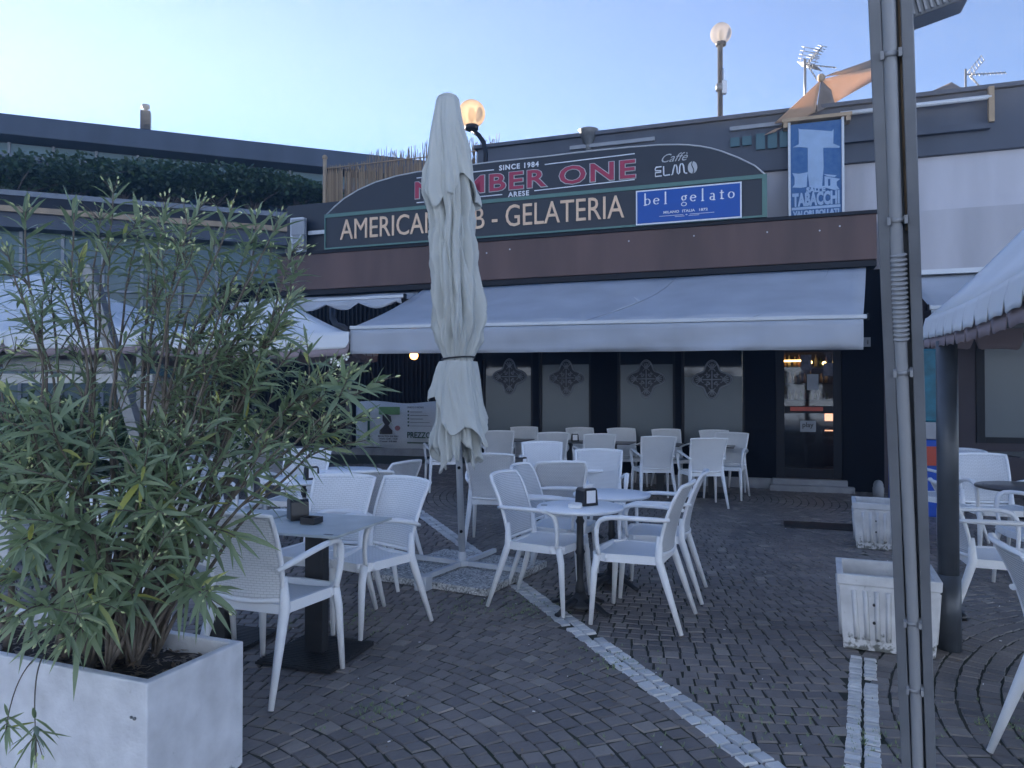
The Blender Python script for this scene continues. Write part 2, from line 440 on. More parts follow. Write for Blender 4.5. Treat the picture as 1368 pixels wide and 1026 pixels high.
# ------------------------------------------------------------------ cafe facade frame
FYAW = R(-18.98)
FO = Vector((4.38, 10.9, 0))
FM = Matrix.Translation(FO) @ Matrix.Rotation(FYAW, 4, 'Z'); FI = FM.inverted()
def fx(px, py, off=0.0):
    o = FI @ Vector((0, 0, EYE)); d = (FI.to_3x3() @ ray(px, py)); s = (-off - o.y) / d.y
    p = o + d * s; return p.x, p.z
def fw(x, off, z): return FM @ Vector((x, -off, z))
def X(px, off=0.0, py=400): return fx(px, py, off)[0]
cafe = empty('cafe_building', FO, FYAW, label='dark single storey cafe building with brown fascia band above awnings and shop windows', cat='building')
FOFF = .30
xL, xR = X(370, FOFF), X(1172, FOFF)
zb = fx(800, 366, FOFF)[1]; zt = fx(800, 312, FOFF)[1]

b = MB(); b.box(xL, xR, -FOFF, .3, zb, zt); fa = b.build('fascia', M['brown'], cafe, bevel=.01)
for px in ():
    b = MB(); x = X(px, FOFF); b.box(x - .004, x + .004, -FOFF - .003, -FOFF - .0005, zb + .01, zt - .01); b.build('panel_joint', M['dark_metal'], cafe)
b = MB(); b.box(xL, xR + .01, -FOFF - .03, .34, zt, zt + .05); b.build('coping', M['dark_metal'], cafe)
for px, py in ((1095, 308), (1122, 302), (1025, 310), (927, 315), (840, 322), (681, 333), (650, 338)):
    x, z = fx(px, py, FOFF + .01); b = MB(); b.lathe([(.001, 0), (.012, .002), (.012, .01)], (0, 0, 0), 8)
    o = b.build('bolt', M['awning_bar'], cafe, loc=(x, -FOFF - .002, z)); o.rotation_euler = (R(90), 0, 0)
# soffit and ceiling of the passage
b = MB(); b.box(xL, xR, -FOFF + .04, .1, zb - .09, zb - .004); b.build('soffit', M['dark_metal'], cafe)
# window wall
xw0 = X(638); xd0, xd1 = X(1036), X(1124); xw1 = X(1180)
wtop = zb - .1
b = MB()
b.box(xw0, X(644), 0, .15, 0, wtop)
b.box(X(644), xd0, .002, .15, 0, .62)
b.box(X(644), xd0, .002, .15, 2.55, wtop)
for a, c in ((712, 720), (789.5, 824.6), (901.6, 910), (994.6, 1036)):
    b.box(X(a), X(c) - .001, -.01, .14, .62, 2.55)
b.box(xd1, xw1, 0, .15, 0, wtop)
b.box(xd0, xd1, .003, .15, 2.22, wtop)
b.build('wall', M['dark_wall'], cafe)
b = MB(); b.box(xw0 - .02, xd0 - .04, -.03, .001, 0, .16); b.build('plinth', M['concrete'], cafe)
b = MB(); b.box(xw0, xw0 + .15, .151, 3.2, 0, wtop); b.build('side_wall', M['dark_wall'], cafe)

def ornament(parent, cx, cz, s):
    m = MB()
    def ln(pts, r=.006): m.tube([(cx + x * s, -.012, cz + z * s) for x, z in pts], r * 1.25, 4)
    # quatrefoil outline
    pts = []
    for i in range(97):
        a = 2 * math.pi * i / 96; r = .66 + .34 * abs(math.cos(2 * a)) ** 1.6 * (1 if True else 0)
        k = abs(math.cos(2 * a)); r = .62 + .38 * k ** 2.2
        pts.append((r * math.cos(a), r * math.sin(a)))
    ln(pts); ln([(x * .93, z * .93) for x, z in pts], .004)
    for q in range(4):
        a = q * math.pi / 2; ca, sa = math.cos(a), math.sin(a)
        def rt(x, z): return (x * ca - z * sa, x * sa + z * ca)
        ln([rt(.2 + .5 * math.cos(t) * .0 + .12 * math.cos(t) + .22, .16 * math.sin(t)) for t in [k * .4 for k in range(-4, 5)]], .005)
        for f in (-2, -1, 0, 1, 2): ln([rt(.5, 0), rt(.5 + .34 * math.cos(f * .35), .34 * math.sin(f * .35))], .006)
        for sgn in (1, -1):
            sp = [rt(.24 + (.15 - .012 * k) * math.cos(k * .55 + .6) * 1, sgn * (.16 + (.15 - .012 * k) * math.sin(k * .55 + .6) * .9)) for k in range(10)]
            ln(sp, .005)
        ln([rt(0, 0), rt(.46, 0)], .008)
    return m.build('ornament_decal', M['ornament'], parent)
wins = [(645, 712, 502), (720.5, 789.5, 487), (824.6, 901.6, 487), (910, 994.6, 503)]
for i, (a, c, yt) in enumerate(wins):
    x0, x1 = X(a), X(c)
    f = MB()
    for bx in ((x0, x1, .62, .66), (x0, x1, 2.5, 2.548), (x0 + .001, x0 + .04, .661, 2.499), (x1 - .04, x1 - .001, .661, 2.499)):
        f.box(bx[0] + .0015, bx[1] - .0015, .0, .05, bx[2], bx[3])
    fr = f.build('window', M['dark_metal'], cafe)
    p = MB(); p.box(x0 + .04, x1 - .04, .03, .04, .66, 2.5); p.build('pane', M['glass_dark'], fr)
    p = MB(); p.box(x0 + .042, x1 - .042, .024, .028, .662, fx((a + c) / 2, yt, -.03)[1]); p.build('frosted_film', M['film'], fr)
    ocx, ocz = fx([680, 756, 863, 951][i], [503, 505, 506, 507][i], 0)
    m = MB(); m.prism([(ocx + .295 * (.62 + .38 * abs(math.cos(2 * a)) ** 2.2) * math.cos(a), ocz + .295 * (.62 + .38 * abs(math.cos(2 * a)) ** 2.2) * math.sin(a)) for a in [k * math.pi / 24 for k in range(48)]][::-1], .0175, .0195); m.build('ornament_ground', M['sign_black'], fr)
    ornament(fr, ocx, ocz, .30).location.y = .028
# door
dr = MB()
x0, x1 = xd0, xd1
for bx in ((x0, x0 + .12, .18, 2.2), (x1 - .12, x1, .18, 2.2), (x0 + .12, x1 - .12, .18, .32), (x0 + .12, x1 - .12, 1.14, 1.25), (x0 + .12, x1 - .12, 2.05, 2.2)):
    dr.box(bx[0] + .002, bx[1] - .002, .02, .07, bx[2], bx[3])
door = dr.build('door', M['dark_metal'], cafe); door['label'] = 'black framed glass entrance door with red push bar and paper notices'
gm = bpy.data.materials.new('clear_glass'); gm.use_nodes = True; n = gm.node_tree
tr = n.nodes.new('ShaderNodeBsdfTransparent'); tr.inputs[0].default_value = (.75, .78, .8, 1); gl = n.nodes.new('ShaderNodeBsdfGlossy'); gl.inputs['Roughness'].default_value = .03
fr_ = n.nodes.new('ShaderNodeFresnel'); mx = n.nodes.new('ShaderNodeMixShader'); n.links.new(fr_.outputs[0], mx.inputs[0]); n.links.new(tr.outputs[0], mx.inputs[1]); n.links.new(gl.outputs[0], mx.inputs[2]); n.links.new(mx.outputs[0], n.nodes['Material Output'].inputs[0])
M['glass'] = gm
p = MB(); p.box(x0 + .12, x1 - .12, .04, .046, .32, 1.14); p.box(x0 + .12, x1 - .12, .04, .046, 1.25, 2.05); p.build('pane', M['glass'], door)
M['redbar'] = mat('red_bar', (.45, .06, .03), .4, var=.1)
p = MB(); p.box(x0 + .2, x1 - .26, -.04, -.01, 1.175, 1.235); p.build('push_bar', M['redbar'], door)
def notice(px0, px1, py0, py1, m, name='notice', off=-.03):
    a, zt_ = fx(px0, py0, off); c, zb_ = fx(px1, py1, off); p = MB(); p.box(a, c, -off, -off + .003, zb_, zt_); return p.build(name, M[m], door)
M['notice_paper'] = mat('notice_paper', (.28, .30, .33), .8)
M['poster'] = mat('poster', (.10, .10, .13), .6, var=.5, vs=20)
notice(1070, 1084, 474, 494, 'poster'); notice(1078, 1093.5, 500, 521, 'notice_paper'); nt2 = notice(1069, 1090, 562, 577, 'notice_paper'); notice(1100, 1117, 485, 502, 'poster')
def txt(body, mat_, parent, x0, x1, z0, z1, y, name='lettering', bold=0.0, depth=.004, shear=0.0, space=1.0):
    c = bpy.data.curves.new('t', 'FONT'); c.body = body; c.size = 1; c.extrude = 0.5; c.offset = bold; c.shear = shear; c.space_character = space
    c.resolution_u = 3
    o = bpy.data.objects.new('t', c); col.objects.link(o)
    dg = bpy.context.evaluated_depsgraph_get(); me = bpy.data.meshes.new_from_object(o.evaluated_get(dg)); bpy.data.objects.remove(o)
    xs = [v.co.x for v in me.vertices]; ys = [v.co.y for v in me.vertices]
    a, b_ = min(xs), max(xs); lo, hi = min(ys), max(ys)
    for v in me.vertices:
        v.co = Vector((x0 + (v.co.x - a) / (b_ - a) * (x1 - x0), y - v.co.z * depth, z0 + (v.co.y - lo) / (hi - lo) * (z1 - z0)))
    me.materials.clear(); me.materials.append(mat_); me.name = name
    ob = bpy.data.objects.new(name, me); col.objects.link(ob); ob.parent = parent
    return ob
a, z1 = fx(1072, 564, -.02); c, z0 = fx(1087, 573, -.02)
txt('play', M['black'], door, a, c, z0, z1, .025, depth=.002, bold=.02)
# interior behind the door
ix0, ix1 = X(1000), X(1180)
b = MB(); M['interior'] = mat('interior_wall', (.10, .075, .06), .8, var=.4, vs=3)
b.box(ix0, ix1, 3.0, 3.1, 0, wtop); b.box(ix0 - .1, ix0, .16, 3.1, 0, wtop); b.box(ix1, ix1 + .1, .16, 3.1, 0, wtop); b.box(ix0, ix1, .16, 3.0, 2.6, 2.7); b.box(ix0, ix1, .16, 3.0, .0, .1)
b.build('interior', M['interior'], cafe)
b = MB(); b.box(xd0 - .06, xd1 + .06, -.12, .02, 0, .17); b.box(xd0 - .1, xd1 + .14, -.26, -.122, 0, .09); b.build('door_step', M['concrete'], cafe, bevel=.01)
cm = MB(); cm.box(xd0 - .02, xd1 - .1, 1.9, 2.4, .1, 1.1); cm.box(xd0 - .04, xd1 - .08, 1.85, 2.45, 1.101, 1.14)
counter = empty('bar_counter', fw(xd0, -1.9, 0), FYAW, label='dim bar counter with small warm lights seen through the entrance door', cat='counter')
o = cm.build('counter', M['brown'], counter); o.matrix_parent_inverse = Matrix.Identity(4)
for v in o.data.vertices: v.co.x -= xd0; v.co.y -= 1.9
M['warm'] = mat('warm_lamp', (1, .7, .3), .5, var=0, emit=(1, .62, .22), es=3.0)
M['warm2'] = mat('warm_glow_panel', (1, .5, .3), .5, var=0, emit=(1, .45, .25), es=.5)
shelf = MB()
for z in (1.3, 1.6, 1.9): shelf.box(.05, 1.0, .75, .95, z, z + .03)
shelf.build('shelf', M['dark_metal'], counter)
bt = MB()
for z in (1.33, 1.63, 1.93):
    x = .1
    while x < .95:
        h = random.uniform(.14, .24); bt.lathe([(.03, 0), (.03, h * .6), (.012, h * .75), (.012, h)], (x, .85, z), 8); x += random.uniform(.07, .1)
M['bottle'] = island_mat('bottle', [(0, (.05, .12, .04)), (.4, (.3, .16, .04)), (.7, (.4, .38, .3)), (1, (.35, .04, .04))], .15, 0, 1)
tag(bt.build('bottles', M['bottle'], counter), kind='stuff')
lm = MB(); lm.box(.12, .55, .7, .74, 2.02, 2.05); lm.build('strip_light', M['warm'], counter)
lm = MB(); lm.box(.8, 1.05, .5, .52, .95, 1.12); lm.box(.55, 1.05, .3, .32, .78, .80); lm.build('display_light', M['warm2'], counter)
for k, (x, z) in enumerate(((.85, 1.98), (.62, 2.0), (.95, 1.84))):
    lm = MB(); lm.ball((x, .6, z), .035); lm.build('lamp', M['warm'], counter)

# upper wall, band, roof
uo = -.30                                                         # upper storey face, set back
zw0 = zt; zbm = fx(1172, 216.5, uo)[1]; zbt = fx(1000, 160, uo)[1]

xfar = X(1368, uo) + 6
b = MB(); b.box(X(960, uo), xfar, .3 + .001, .6, zt - 1.3, zbm); b.build('upper_wall', M['render_white'], cafe)
b = MB(); b.box(X(640, uo), xfar, .22, .8, zbm, zbt); b.build('roof_band', M['roof_band'], cafe, bevel=.01)
b = MB(); b.box(X(640, uo) - .05, xfar, .16, .9, zbt, zbt + .06); b.build('roof_edge', M['roof_band'], cafe)
b = MB(); b.box(X(640, uo), xfar, .81, 12, zt, zbt - .1); b.build('roof', M['roof_band'], cafe)
b = MB(); b.box(xL, X(980, 0), .0, .22, zt + .051, fx(400, 274, .0)[1]); b.build('parapet_wall', M['sign_black'], cafe)
# pale strips and clerestory glass on the band
def strip(name, px0, py0, px1, py1, off, hgt, m, dep=.05):
    x0, z0 = fx(px0, py0, off); x1, z1 = fx(px1, py1, off); p = MB(); zz = (z0 + z1) / 2
    p.box(x0, x1, -off - dep, -off, zz - hgt / 2, zz + hgt / 2); return p.build(name, M[m], cafe)
strip('ledge', 762, 196, 875, 189, -.22, .06, 'conduit'); strip('ledge', 975, 171, 1135, 158, -.22, .06, 'conduit')
x0, z0 = fx(1008, 180, -.2); x1, z1 = fx(1056, 196, -.2)
for k in range(3):
    p = MB(); a = x0 + (x1 - x0) * k / 3; p.box(a + .02, a + (x1 - x0) / 3 - .02, .17, .215, z1, z0); p.build('clerestory_window', M['teal_glass'], cafe)
x0, z0 = fx(974, 187, -.2); x1, z1 = fx(1006, 192, -.2)
for k in range(2):
    p = MB(); a = x0 + (x1 - x0) * k / 2; p.box(a + .02, a + (x1 - x0) / 2 - .02, .17, .215, z1 - .02, z0 + .02); p.build('clerestory_window', M['teal_glass'], cafe)
# framed panel at right on the band
x0, z0 = fx(1224, 142, -.1); x1, z1 = fx(1324, 128, -.1); zz = (z0 + z1) / 2
p = MB(); p.tube([(x0 - 1.0, .1, zz), (x1, .1, zz)], .035, 8); p.build('rail', M['awning_bar'], cafe)
p = MB(); p.box(x1 - .035, x1 + .035, .07, .14, fx(1324, 163, -.1)[1], zz + .14); p.build('rail_post', M['tan'], cafe)
p = MB(); p.box(x0 - 1.0, x1, .12, .2, fx(1270, 166, -.1)[1] - .1, fx(1270, 166, -.1)[1]); p.build('ledge', M['roof_band'], cafe)
# right shop front
rx0, rx1 = X(1180), X(1368) + 5
zt2 = fx(1270, 361, .1)[1]
b = MB(); b.box(X(1200, .25), rx1, -.25, .3, zt2, zt - .0)
b.build('white_band', M['render_white'], cafe)
b = MB(); b.box(X(1200, .25), rx1, -.29, .28, zt2 - .07, zt2 - .004); b.build('white_band_trim', M['awning_bar'], cafe)
M['mauve'] = mat('mauve_wall', (.055, .045, .055), .7, var=.2, vs=2)
b = MB(); b.box(rx0 + .001, X(1302), .0, .14, 0, zt2 - .08); b.box(X(1302), rx1, .0, .14, 0, .75); b.box(X(1302), rx1, .0, .14, 2.5, zt2 - .08); b.build('shop_wall', M['mauve'], cafe)
for a, c in ((1303, 1400), (1404, 1500)):
    f = MB(); x0, x1 = X(a), X(c)
    f.box(x0, x0 + .1, -.02, .06, .75, 2.5); f.box(x0 + .101, x1, -.02, .06, .75, .83); f.box(x0 + .101, x1, -.02, .06, 2.42, 2.5)
    fr = f.build('window', M['dark_metal'], cafe); p = MB(); p.box(x0 + .1, x1, .03, .04, .83, 2.42); p.build('pane', M['film'], fr)
# door number plate
npl = MB(); a, z1 = fx(1147, 451, .02); c, z0 = fx(1163, 463, .02); npl.box(a, c, -.03, -.001, z0, z1)
num = npl.build('number_plate', M['conduit'], cafe); txt('68', M['black'], num, a + .11, c - .03, z0 + .03, z1 - .03, -.032, depth=.002, bold=.03)

# ------------------------------------------------------------------ awnings
def awning(name, label, TL, TR, BL, BR, drop, scallop=0.0, seg=40):
    root = empty(name, Vector(TL), 0, label=label, cat='awning')
    T0 = Vector(TL); P = []; UVs = []
    TLv, TRv, BLv, BRv = (Vector(p) - T0 for p in (TL, TR, BL, BR))
    for i in range(9):
        t = i / 8; row = []
        for j in range(seg + 1):
            s = j / seg; p = TLv.lerp(TRv, s).lerp(BLv.lerp(BRv, s), t)
            p.z -= .05 * math.sin(math.pi * t) * (1 + .6 * math.sin(s * 14)) + .012 * t * math.sin(s * 40); row.append(p)
        P.append(row)
    m = MB(); m.grid(P); o = m.build('canopy', M['awning'], root)
    s_ = o.modifiers.new('thickness', 'SOLIDIFY'); s_.thickness = .004
    P = []; n_ = seg * 3
    dirn = (BRv - BLv).normalized(); out = Vector((dirn.y, -dirn.x, 0))
    for i in range(6):
        t = i / 5; row = []
        for j in range(n_ + 1):
            s = j / n_; p = BLv.lerp(BRv, s)
            d = drop
            if scallop: d = drop - scallop * (1 - abs(math.sin(s * math.pi * n_ / 7)))
            wv = math.sin(s * 23 + t * 2) * .012 * t + math.sin(s * 61) * .006 * t + math.exp(-((s - .97 + .05 * t) / .03) ** 2) * .06 * t + math.sin((s * 3 + t) * 6) * .02 * t + .05 * t * math.exp(-((s - .9 + t * .12) / .03) ** 2) + .03 * t * mathutils.noise.noise(Vector((s * 30, t * 2, 0)))
            row.append(p + out * (.03 + wv) + Vector((0, 0, -.03 - d * t)))
        P.append(row)
    m = MB(); m.grid(P); o = m.build('valance', M['awning'], root)
    s_ = o.modifiers.new('thickness', 'SOLIDIFY'); s_.thickness = .004
    m = MB(); m.bar(BLv - dirn * .02, BRv + dirn * .04, .07, .05); m.build('front_bar', M['awning_bar'], root, bevel=.01)
    m = MB(); m.bar(BRv + dirn * .041 + Vector((0, 0, 0)), BRv + dirn * .06, .085, .075); m.bar(BLv - dirn * .021, BLv - dirn * .04, .085, .075); m.build('end_cap', M['dark_metal'], root)
    m = MB()
    for s in (.12, .5, .88):
        a = TLv.lerp(TRv, s) + Vector((0, 0, -.12)); b_ = BLv.lerp(BRv, s) + Vector((0, 0, -.05)); mid = (a + b_) / 2 + dirn * .5 * (1 if s < .6 else -1)
        m.bar(a, mid, .045); m.bar(mid, b_, .04)
    m.build('folding_arm', M['awning_bar'], root)
    for s in (.3, .62, .93):                                        # thin seams of the cloth
        m = MB(); pts = []
        for i in range(9):
            t = i / 8; ss = s - .12 * t * t * (1 if s > .2 else 0); p = TLv.lerp(TRv, ss).lerp(BLv.lerp(BRv, ss), t); p.z -= .05 * math.sin(math.pi * t) * (1 + .25 * math.sin(ss * 9)); pts.append(p + Vector((0, 0, .004)))
        m.tube(pts, .003, 4); m.build('seam', M['post_grey'], root)
    return root
xr, zr = fx(1157, 353, .12); xl, zl = fx(568, 391, .12)

BRw = at(1153, 423, 8.2); BLw = at(470, 438, 10.32)
awning('wide_awning', 'wide grey fabric awning with plain hanging valance over the shop windows and door', fw(xl, .12, zr - .02), fw(xr, .12, zr - .02), BLw, BRw, .34)
xl2 = X(350, .12); xr2 = X(560, .12)
sa = awning('scalloped_awning', 'small grey awning with scalloped edge under the left end of the brown fascia', fw(xl2, .12, zb - .1), fw(xr2, .12, zb - .1), fw(xl2, .95, zb - .3), fw(xr2 + .1, .95, zb - .3), .16, .10, 12)
ra_z = fx(1260, 365, .12)[1]
awning('shop_awning', 'grey awning under the white wall between grey post and right tent', fw(X(1215, .12), .12, ra_z), fw(X(1368, .12) + 3, .12, ra_z), fw(X(1215, .12), 1.5, ra_z - .62), fw(X(1368, .12) + 3, 1.5, ra_z - .62), .22)
# ------------------------------------------------------------------ passage wall, banner
gA = gp(215, 600); gB = gp(720, 612)
d = (gB - gA).normalized(); yaw2 = math.atan2(d.y, d.x)

fence = empty('ribbed_fence', gA, yaw2, label='tall dark ribbed metal fence closing the passage behind the banner', cat='fence')
L = (gB - gA).length + .6
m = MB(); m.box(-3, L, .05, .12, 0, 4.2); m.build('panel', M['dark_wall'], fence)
m = MB(); x = -3
while x < L: m.box(x, x + .035, .0, .048, .15, 4.15); x += .11
tag(m.build('rib', M['dark_metal'], fence), kind='stuff')
m = MB(); m.box(-3, L, -.25, -.002, 0, .16); m.build('kerb', M['concrete'], fence)
# banner hung on it
def onf(px, py, off):
    Mx = Matrix.Translation(gA) @ Matrix.Rotation(yaw2, 4, 'Z'); I = Mx.inverted(); o = I @ Vector((0, 0, EYE)); dd = I.to_3x3() @ ray(px, py); s = (-off - o.y) / dd.y; p = o + dd * s; return p.x, p.z
bx0, bz1 = onf(476, 537, .1); bx1, bz0 = onf(655, 602, .1)
ban = empty('banner', gA, yaw2, label='white advertising banner with dark figure and green lettering tied along the ribbed fence', cat='banner')
P = []
for i in range(5):
    P.append([(bx0 + (bx1 - bx0) * j / 24, -.1 - .02 * math.sin(j * .9) * (i / 4), bz1 + (bz0 - bz1) * i / 4 + (.03 * math.sin(j * .5) if i in (0, 4) else 0)) for j in range(25)])
m = MB(); m.grid(P); o = m.build('sheet', M['tent'], ban); o.modifiers.new('t', 'SOLIDIFY').thickness = .004
M['green'] = mat('banner_green', (.22, .42, .16), .6, var=.2, vs=10)
M['dkgreen'] = mat('banner_dark_green', (.02, .09, .05), .6, var=.1)
M['skin_dark'] = mat('banner_figure', (.05, .035, .035), .6, var=.3, vs=15)
M['pink'] = mat('banner_pink', (.5, .2, .2), .6, var=.3, vs=20)
def bb(px0, px1, py0, py1, mt, name, y=-.135):
    a, z1 = onf(px0, py0, -y); c, z0 = onf(px1, py1, -y); m = MB(); m.box(a, c, y, y + .004, z0, z1); return m.build(name, M[mt], ban)
bb(506, 534, 543.5, 554, 'green', 'printed_patch'); bb(491, 494, 547, 589, 'dkgreen', 'printed_bar'); bb(544, 605, 590.5, 593.5, 'dkgreen', 'printed_bar')
m = MB()
fig = [(511, 554), (516, 553), (522, 556), (523, 563), (519, 568), (520, 571), (524, 575), (524, 580), (507, 580), (507, 575), (512, 570), (514, 567), (511, 562)]
m.prism([onf(px, py, .138) for px, py in fig][::-1], -.139, -.135); m.build('printed_figure', M['skin_dark'], ban)
m = MB(); cx, cz = onf(531, 572, .14); m.prism([(cx + .07 * math.cos(a * .6), cz + .06 * math.sin(a * .6)) for a in range(10)], -.142, -.138); m.build('printed_cup', M['pink'], ban)
a, z1 = onf(544, 577, .14); c, z0 = onf(598, 586, .14); txt('PREZZO CON', M['dkgreen'], ban, a, c, z0, z1, -.139, depth=.003, bold=.02)
for k, s in enumerate(('MOLTO DI PIU', 'Orario 12.00 - 14.30', 'Cena 19.00')):
    a, z1 = onf(505 + k, 581.5 + k * 3.4, .14); c, z0 = onf(532 - k, 584 + k * 3.4, .14); txt(s, M['black'], ban, a, c, z0, z1, -.139, depth=.003, bold=.02)
for k in range(5): bb(548, 556 + (8, 16, 9, 18, 22)[k], 550 + k * 4.7, 550.8 + k * 4.7, 'black', 'printed_line'); bb(544.5, 546.5, 548.6 + k * 4.7, 551 + k * 4.7, 'dkgreen', 'printed_tick')
a, z1 = onf(544, 543, .14); c, z0 = onf(566, 545.5, .14); txt('UNICO E VICINO', M['black'], ban, a, c, z0, z1, -.139, depth=.003, bold=.01)
# ------------------------------------------------------------------ main sign board
SO = .34
sg = empty('shop_sign', FO, FYAW, label='long black arched shop sign with cream lettering and green trim on the cafe roof edge', cat='sign')
def sp(px, py, o=SO): return fx(px, py, o)
arch = [(434, 291), (447, 276), (460, 265), (478, 254), (501, 243.5), (530, 235), (558, 229.5), (600, 224), (660, 216), (728, 209), (790, 201.5), (840, 196.5), (880, 193.5), (906, 193), (920, 193.6), (935, 195.2), (950, 198), (964, 202), (985, 210), (1008, 221), (1025, 232.5)]
zbase = zt + .055
xl_, xr_ = sp(434, 337)[0], sp(1025, 293)[0]
topz = [sp(*p) for p in arch]
zg = (sp(434, 291)[1] + sp(1025, 233)[1]) / 2

pts = [(xl_, zbase), (xr_, zbase)] + [(xr_ if i == 0 else p[0], zg if i == 0 else max(zg, p[1])) for i, p in enumerate(topz[::-1])]
pts = pts[:-1] + [(xl_, zg)]
m = MB(); m.prism(pts, -SO, -SO + .1); m.build('board', M['sign_black'], sg)
m = MB(); m.tube([(p[0], -SO, p[1]) for p in pts[2:]], .014, 5); m.build('arch_trim', M['sign_line'], sg)
m = MB(); w_ = .045
m.box(xl_, xr_, -SO - .02, -SO - .002, zg - .03, zg + .03)
m.box(xr_ - .07, xr_, -SO - .02, -SO - .002, zbase, zg - .031); m.box(xl_, xr_ - .071, -SO - .02, -SO - .002, zbase, zbase + .03); m.box(xl_, xl_ + .02, -SO - .02, -SO - .002, zbase + .031, zg - .031)
m.build('green_trim', M['sign_green'], sg)
H_ = zg - zbase
tz0 = sp(835, 298)[1]; tz1 = sp(835, 267)[1]

z0 = zbase + .155; z1 = zbase + .155 + .36
txt('AMERICAN PUB - GELATERIA', M['cream'], sg, sp(455, 320)[0], sp(834, 298)[0], z0, z1, -SO - .01, bold=0, depth=.02)
ytop = SO
def seg(px0, py0, px1, py1, th=.014, mm='white_ink'):
    a = sp(px0, py0); c = sp(px1, py1); m = MB(); m.bar((a[0], -SO - .006, a[1]), (c[0], -SO - .006, c[1]), th, th); return m.build('line', M[mm], sg)
nx0, nx1 = sp(555, 262)[0], sp(849, 235)[0]
nz0 = (sp(849, 237)[1] + sp(750, 248)[1]) / 2; nz1 = (sp(849, 212)[1] + sp(750, 224)[1]) / 2
for bold, mm, yy in ((.045, 'sign_line', -SO - .004), (.018, 'red', -SO - .014)):
    txt('NUMBER ONE', M[mm], sg, nx0 - (.012 if bold > .03 else 0), nx1 + (.012 if bold > .03 else 0), nz0 - (.012 if bold > .03 else 0), nz1 + (.012 if bold > .03 else 0), yy, bold=bold, depth=.01, space=1.12)
seg(557, 238, 660, 227); seg(728, 220, 848, 205.5); seg(557, 271, 671, 260); seg(714, 255, 848, 240)
def tin(s, a, c, mm='white_ink', bold=.02, parent=sg, y=-SO - .008, **k):
    (x0, z1), (x1, z0) = sp(*a), sp(*c); return txt(s, M[mm], parent, x0, x1, min(z0, z1), max(z0, z1), y, bold=bold, depth=.006, **k)
zz = sp(693, 222)[1]; xx0, xx1 = sp(667, 225)[0], sp(720, 218)[0]
txt('SINCE 1984', M['white_ink'], sg, xx0, xx1, zz - .045, zz + .045, -SO - .008, bold=.03, depth=.006, space=1.2)
zz = sp(693, 259)[1]; xx0, xx1 = sp(679, 259)[0], sp(707, 257)[0]
txt('ARESE', M['white_ink'], sg, xx0, xx1, zz - .042, zz + .042, -SO - .008, bold=.03, depth=.006, space=1.2)
zz = sp(902, 210.5)[1]; xx0, xx1 = sp(884, 214)[0], sp(919, 211)[0]
txt('Caff\u00e8', M['sign_line'], sg, xx0, xx1, zz - .06, zz + .065, -SO - .008, bold=-.004, depth=.006, shear=.5)
# outline letters E L M and the coffee bean
def pl(pts, r=.011, close=False):
    P_ = [sp(*p) for p in pts]; m = MB(); m.tube([(x, -SO - .008, z) for x, z in P_], r, 5); m.build('outline_letter', M['white_ink'], sg)
def g4(x, y): return (840 + x / 6.84, 190 + y / 6.84)
pl([g4(*p) for p in ((300, 225), (250, 230), (243, 245), (243, 262), (295, 262), (295, 275), (243, 280), (243, 315), (302, 308))])
pl([g4(*p) for p in ((318, 222), (320, 300), (330, 306), (378, 298))])
pl([g4(*p) for p in ((388, 300), (400, 296), (408, 250), (420, 210), (432, 210), (440, 230), (444, 280), (455, 292), (464, 280), (466, 225), (476, 200), (490, 198), (500, 215), (508, 275), (518, 285), (534, 284))])
m = MB(); cx, cz = sp(*g4(583, 231)); m.prism([(cx + .07 * math.cos(a * math.pi / 12), cz + .092 * math.sin(a * math.pi / 12)) for a in range(24)][::-1], -SO - .012, -SO - .002); m.build('coffee_bean', M['sign_line'], sg)
m = MB(); m.tube([(cx + .004 + .016 * math.sin(t * .8), -SO - .014, cz + .095 * (t - 4) / 4) for t in range(9)], .007, 5); m.build('bean_groove', M['sign_black'], sg)
# blue gelato panel: a sign of its own
gs = empty('gelato_sign', FO, FYAW, label='bright blue rectangular gelato sign with white serif lettering and white border', cat='sign')
bx0, bx1 = sp(850, 302, .37)[0], sp(991, 291, .37)[0]; bz0 = zbase + .10; bz1 = bz0 + .545

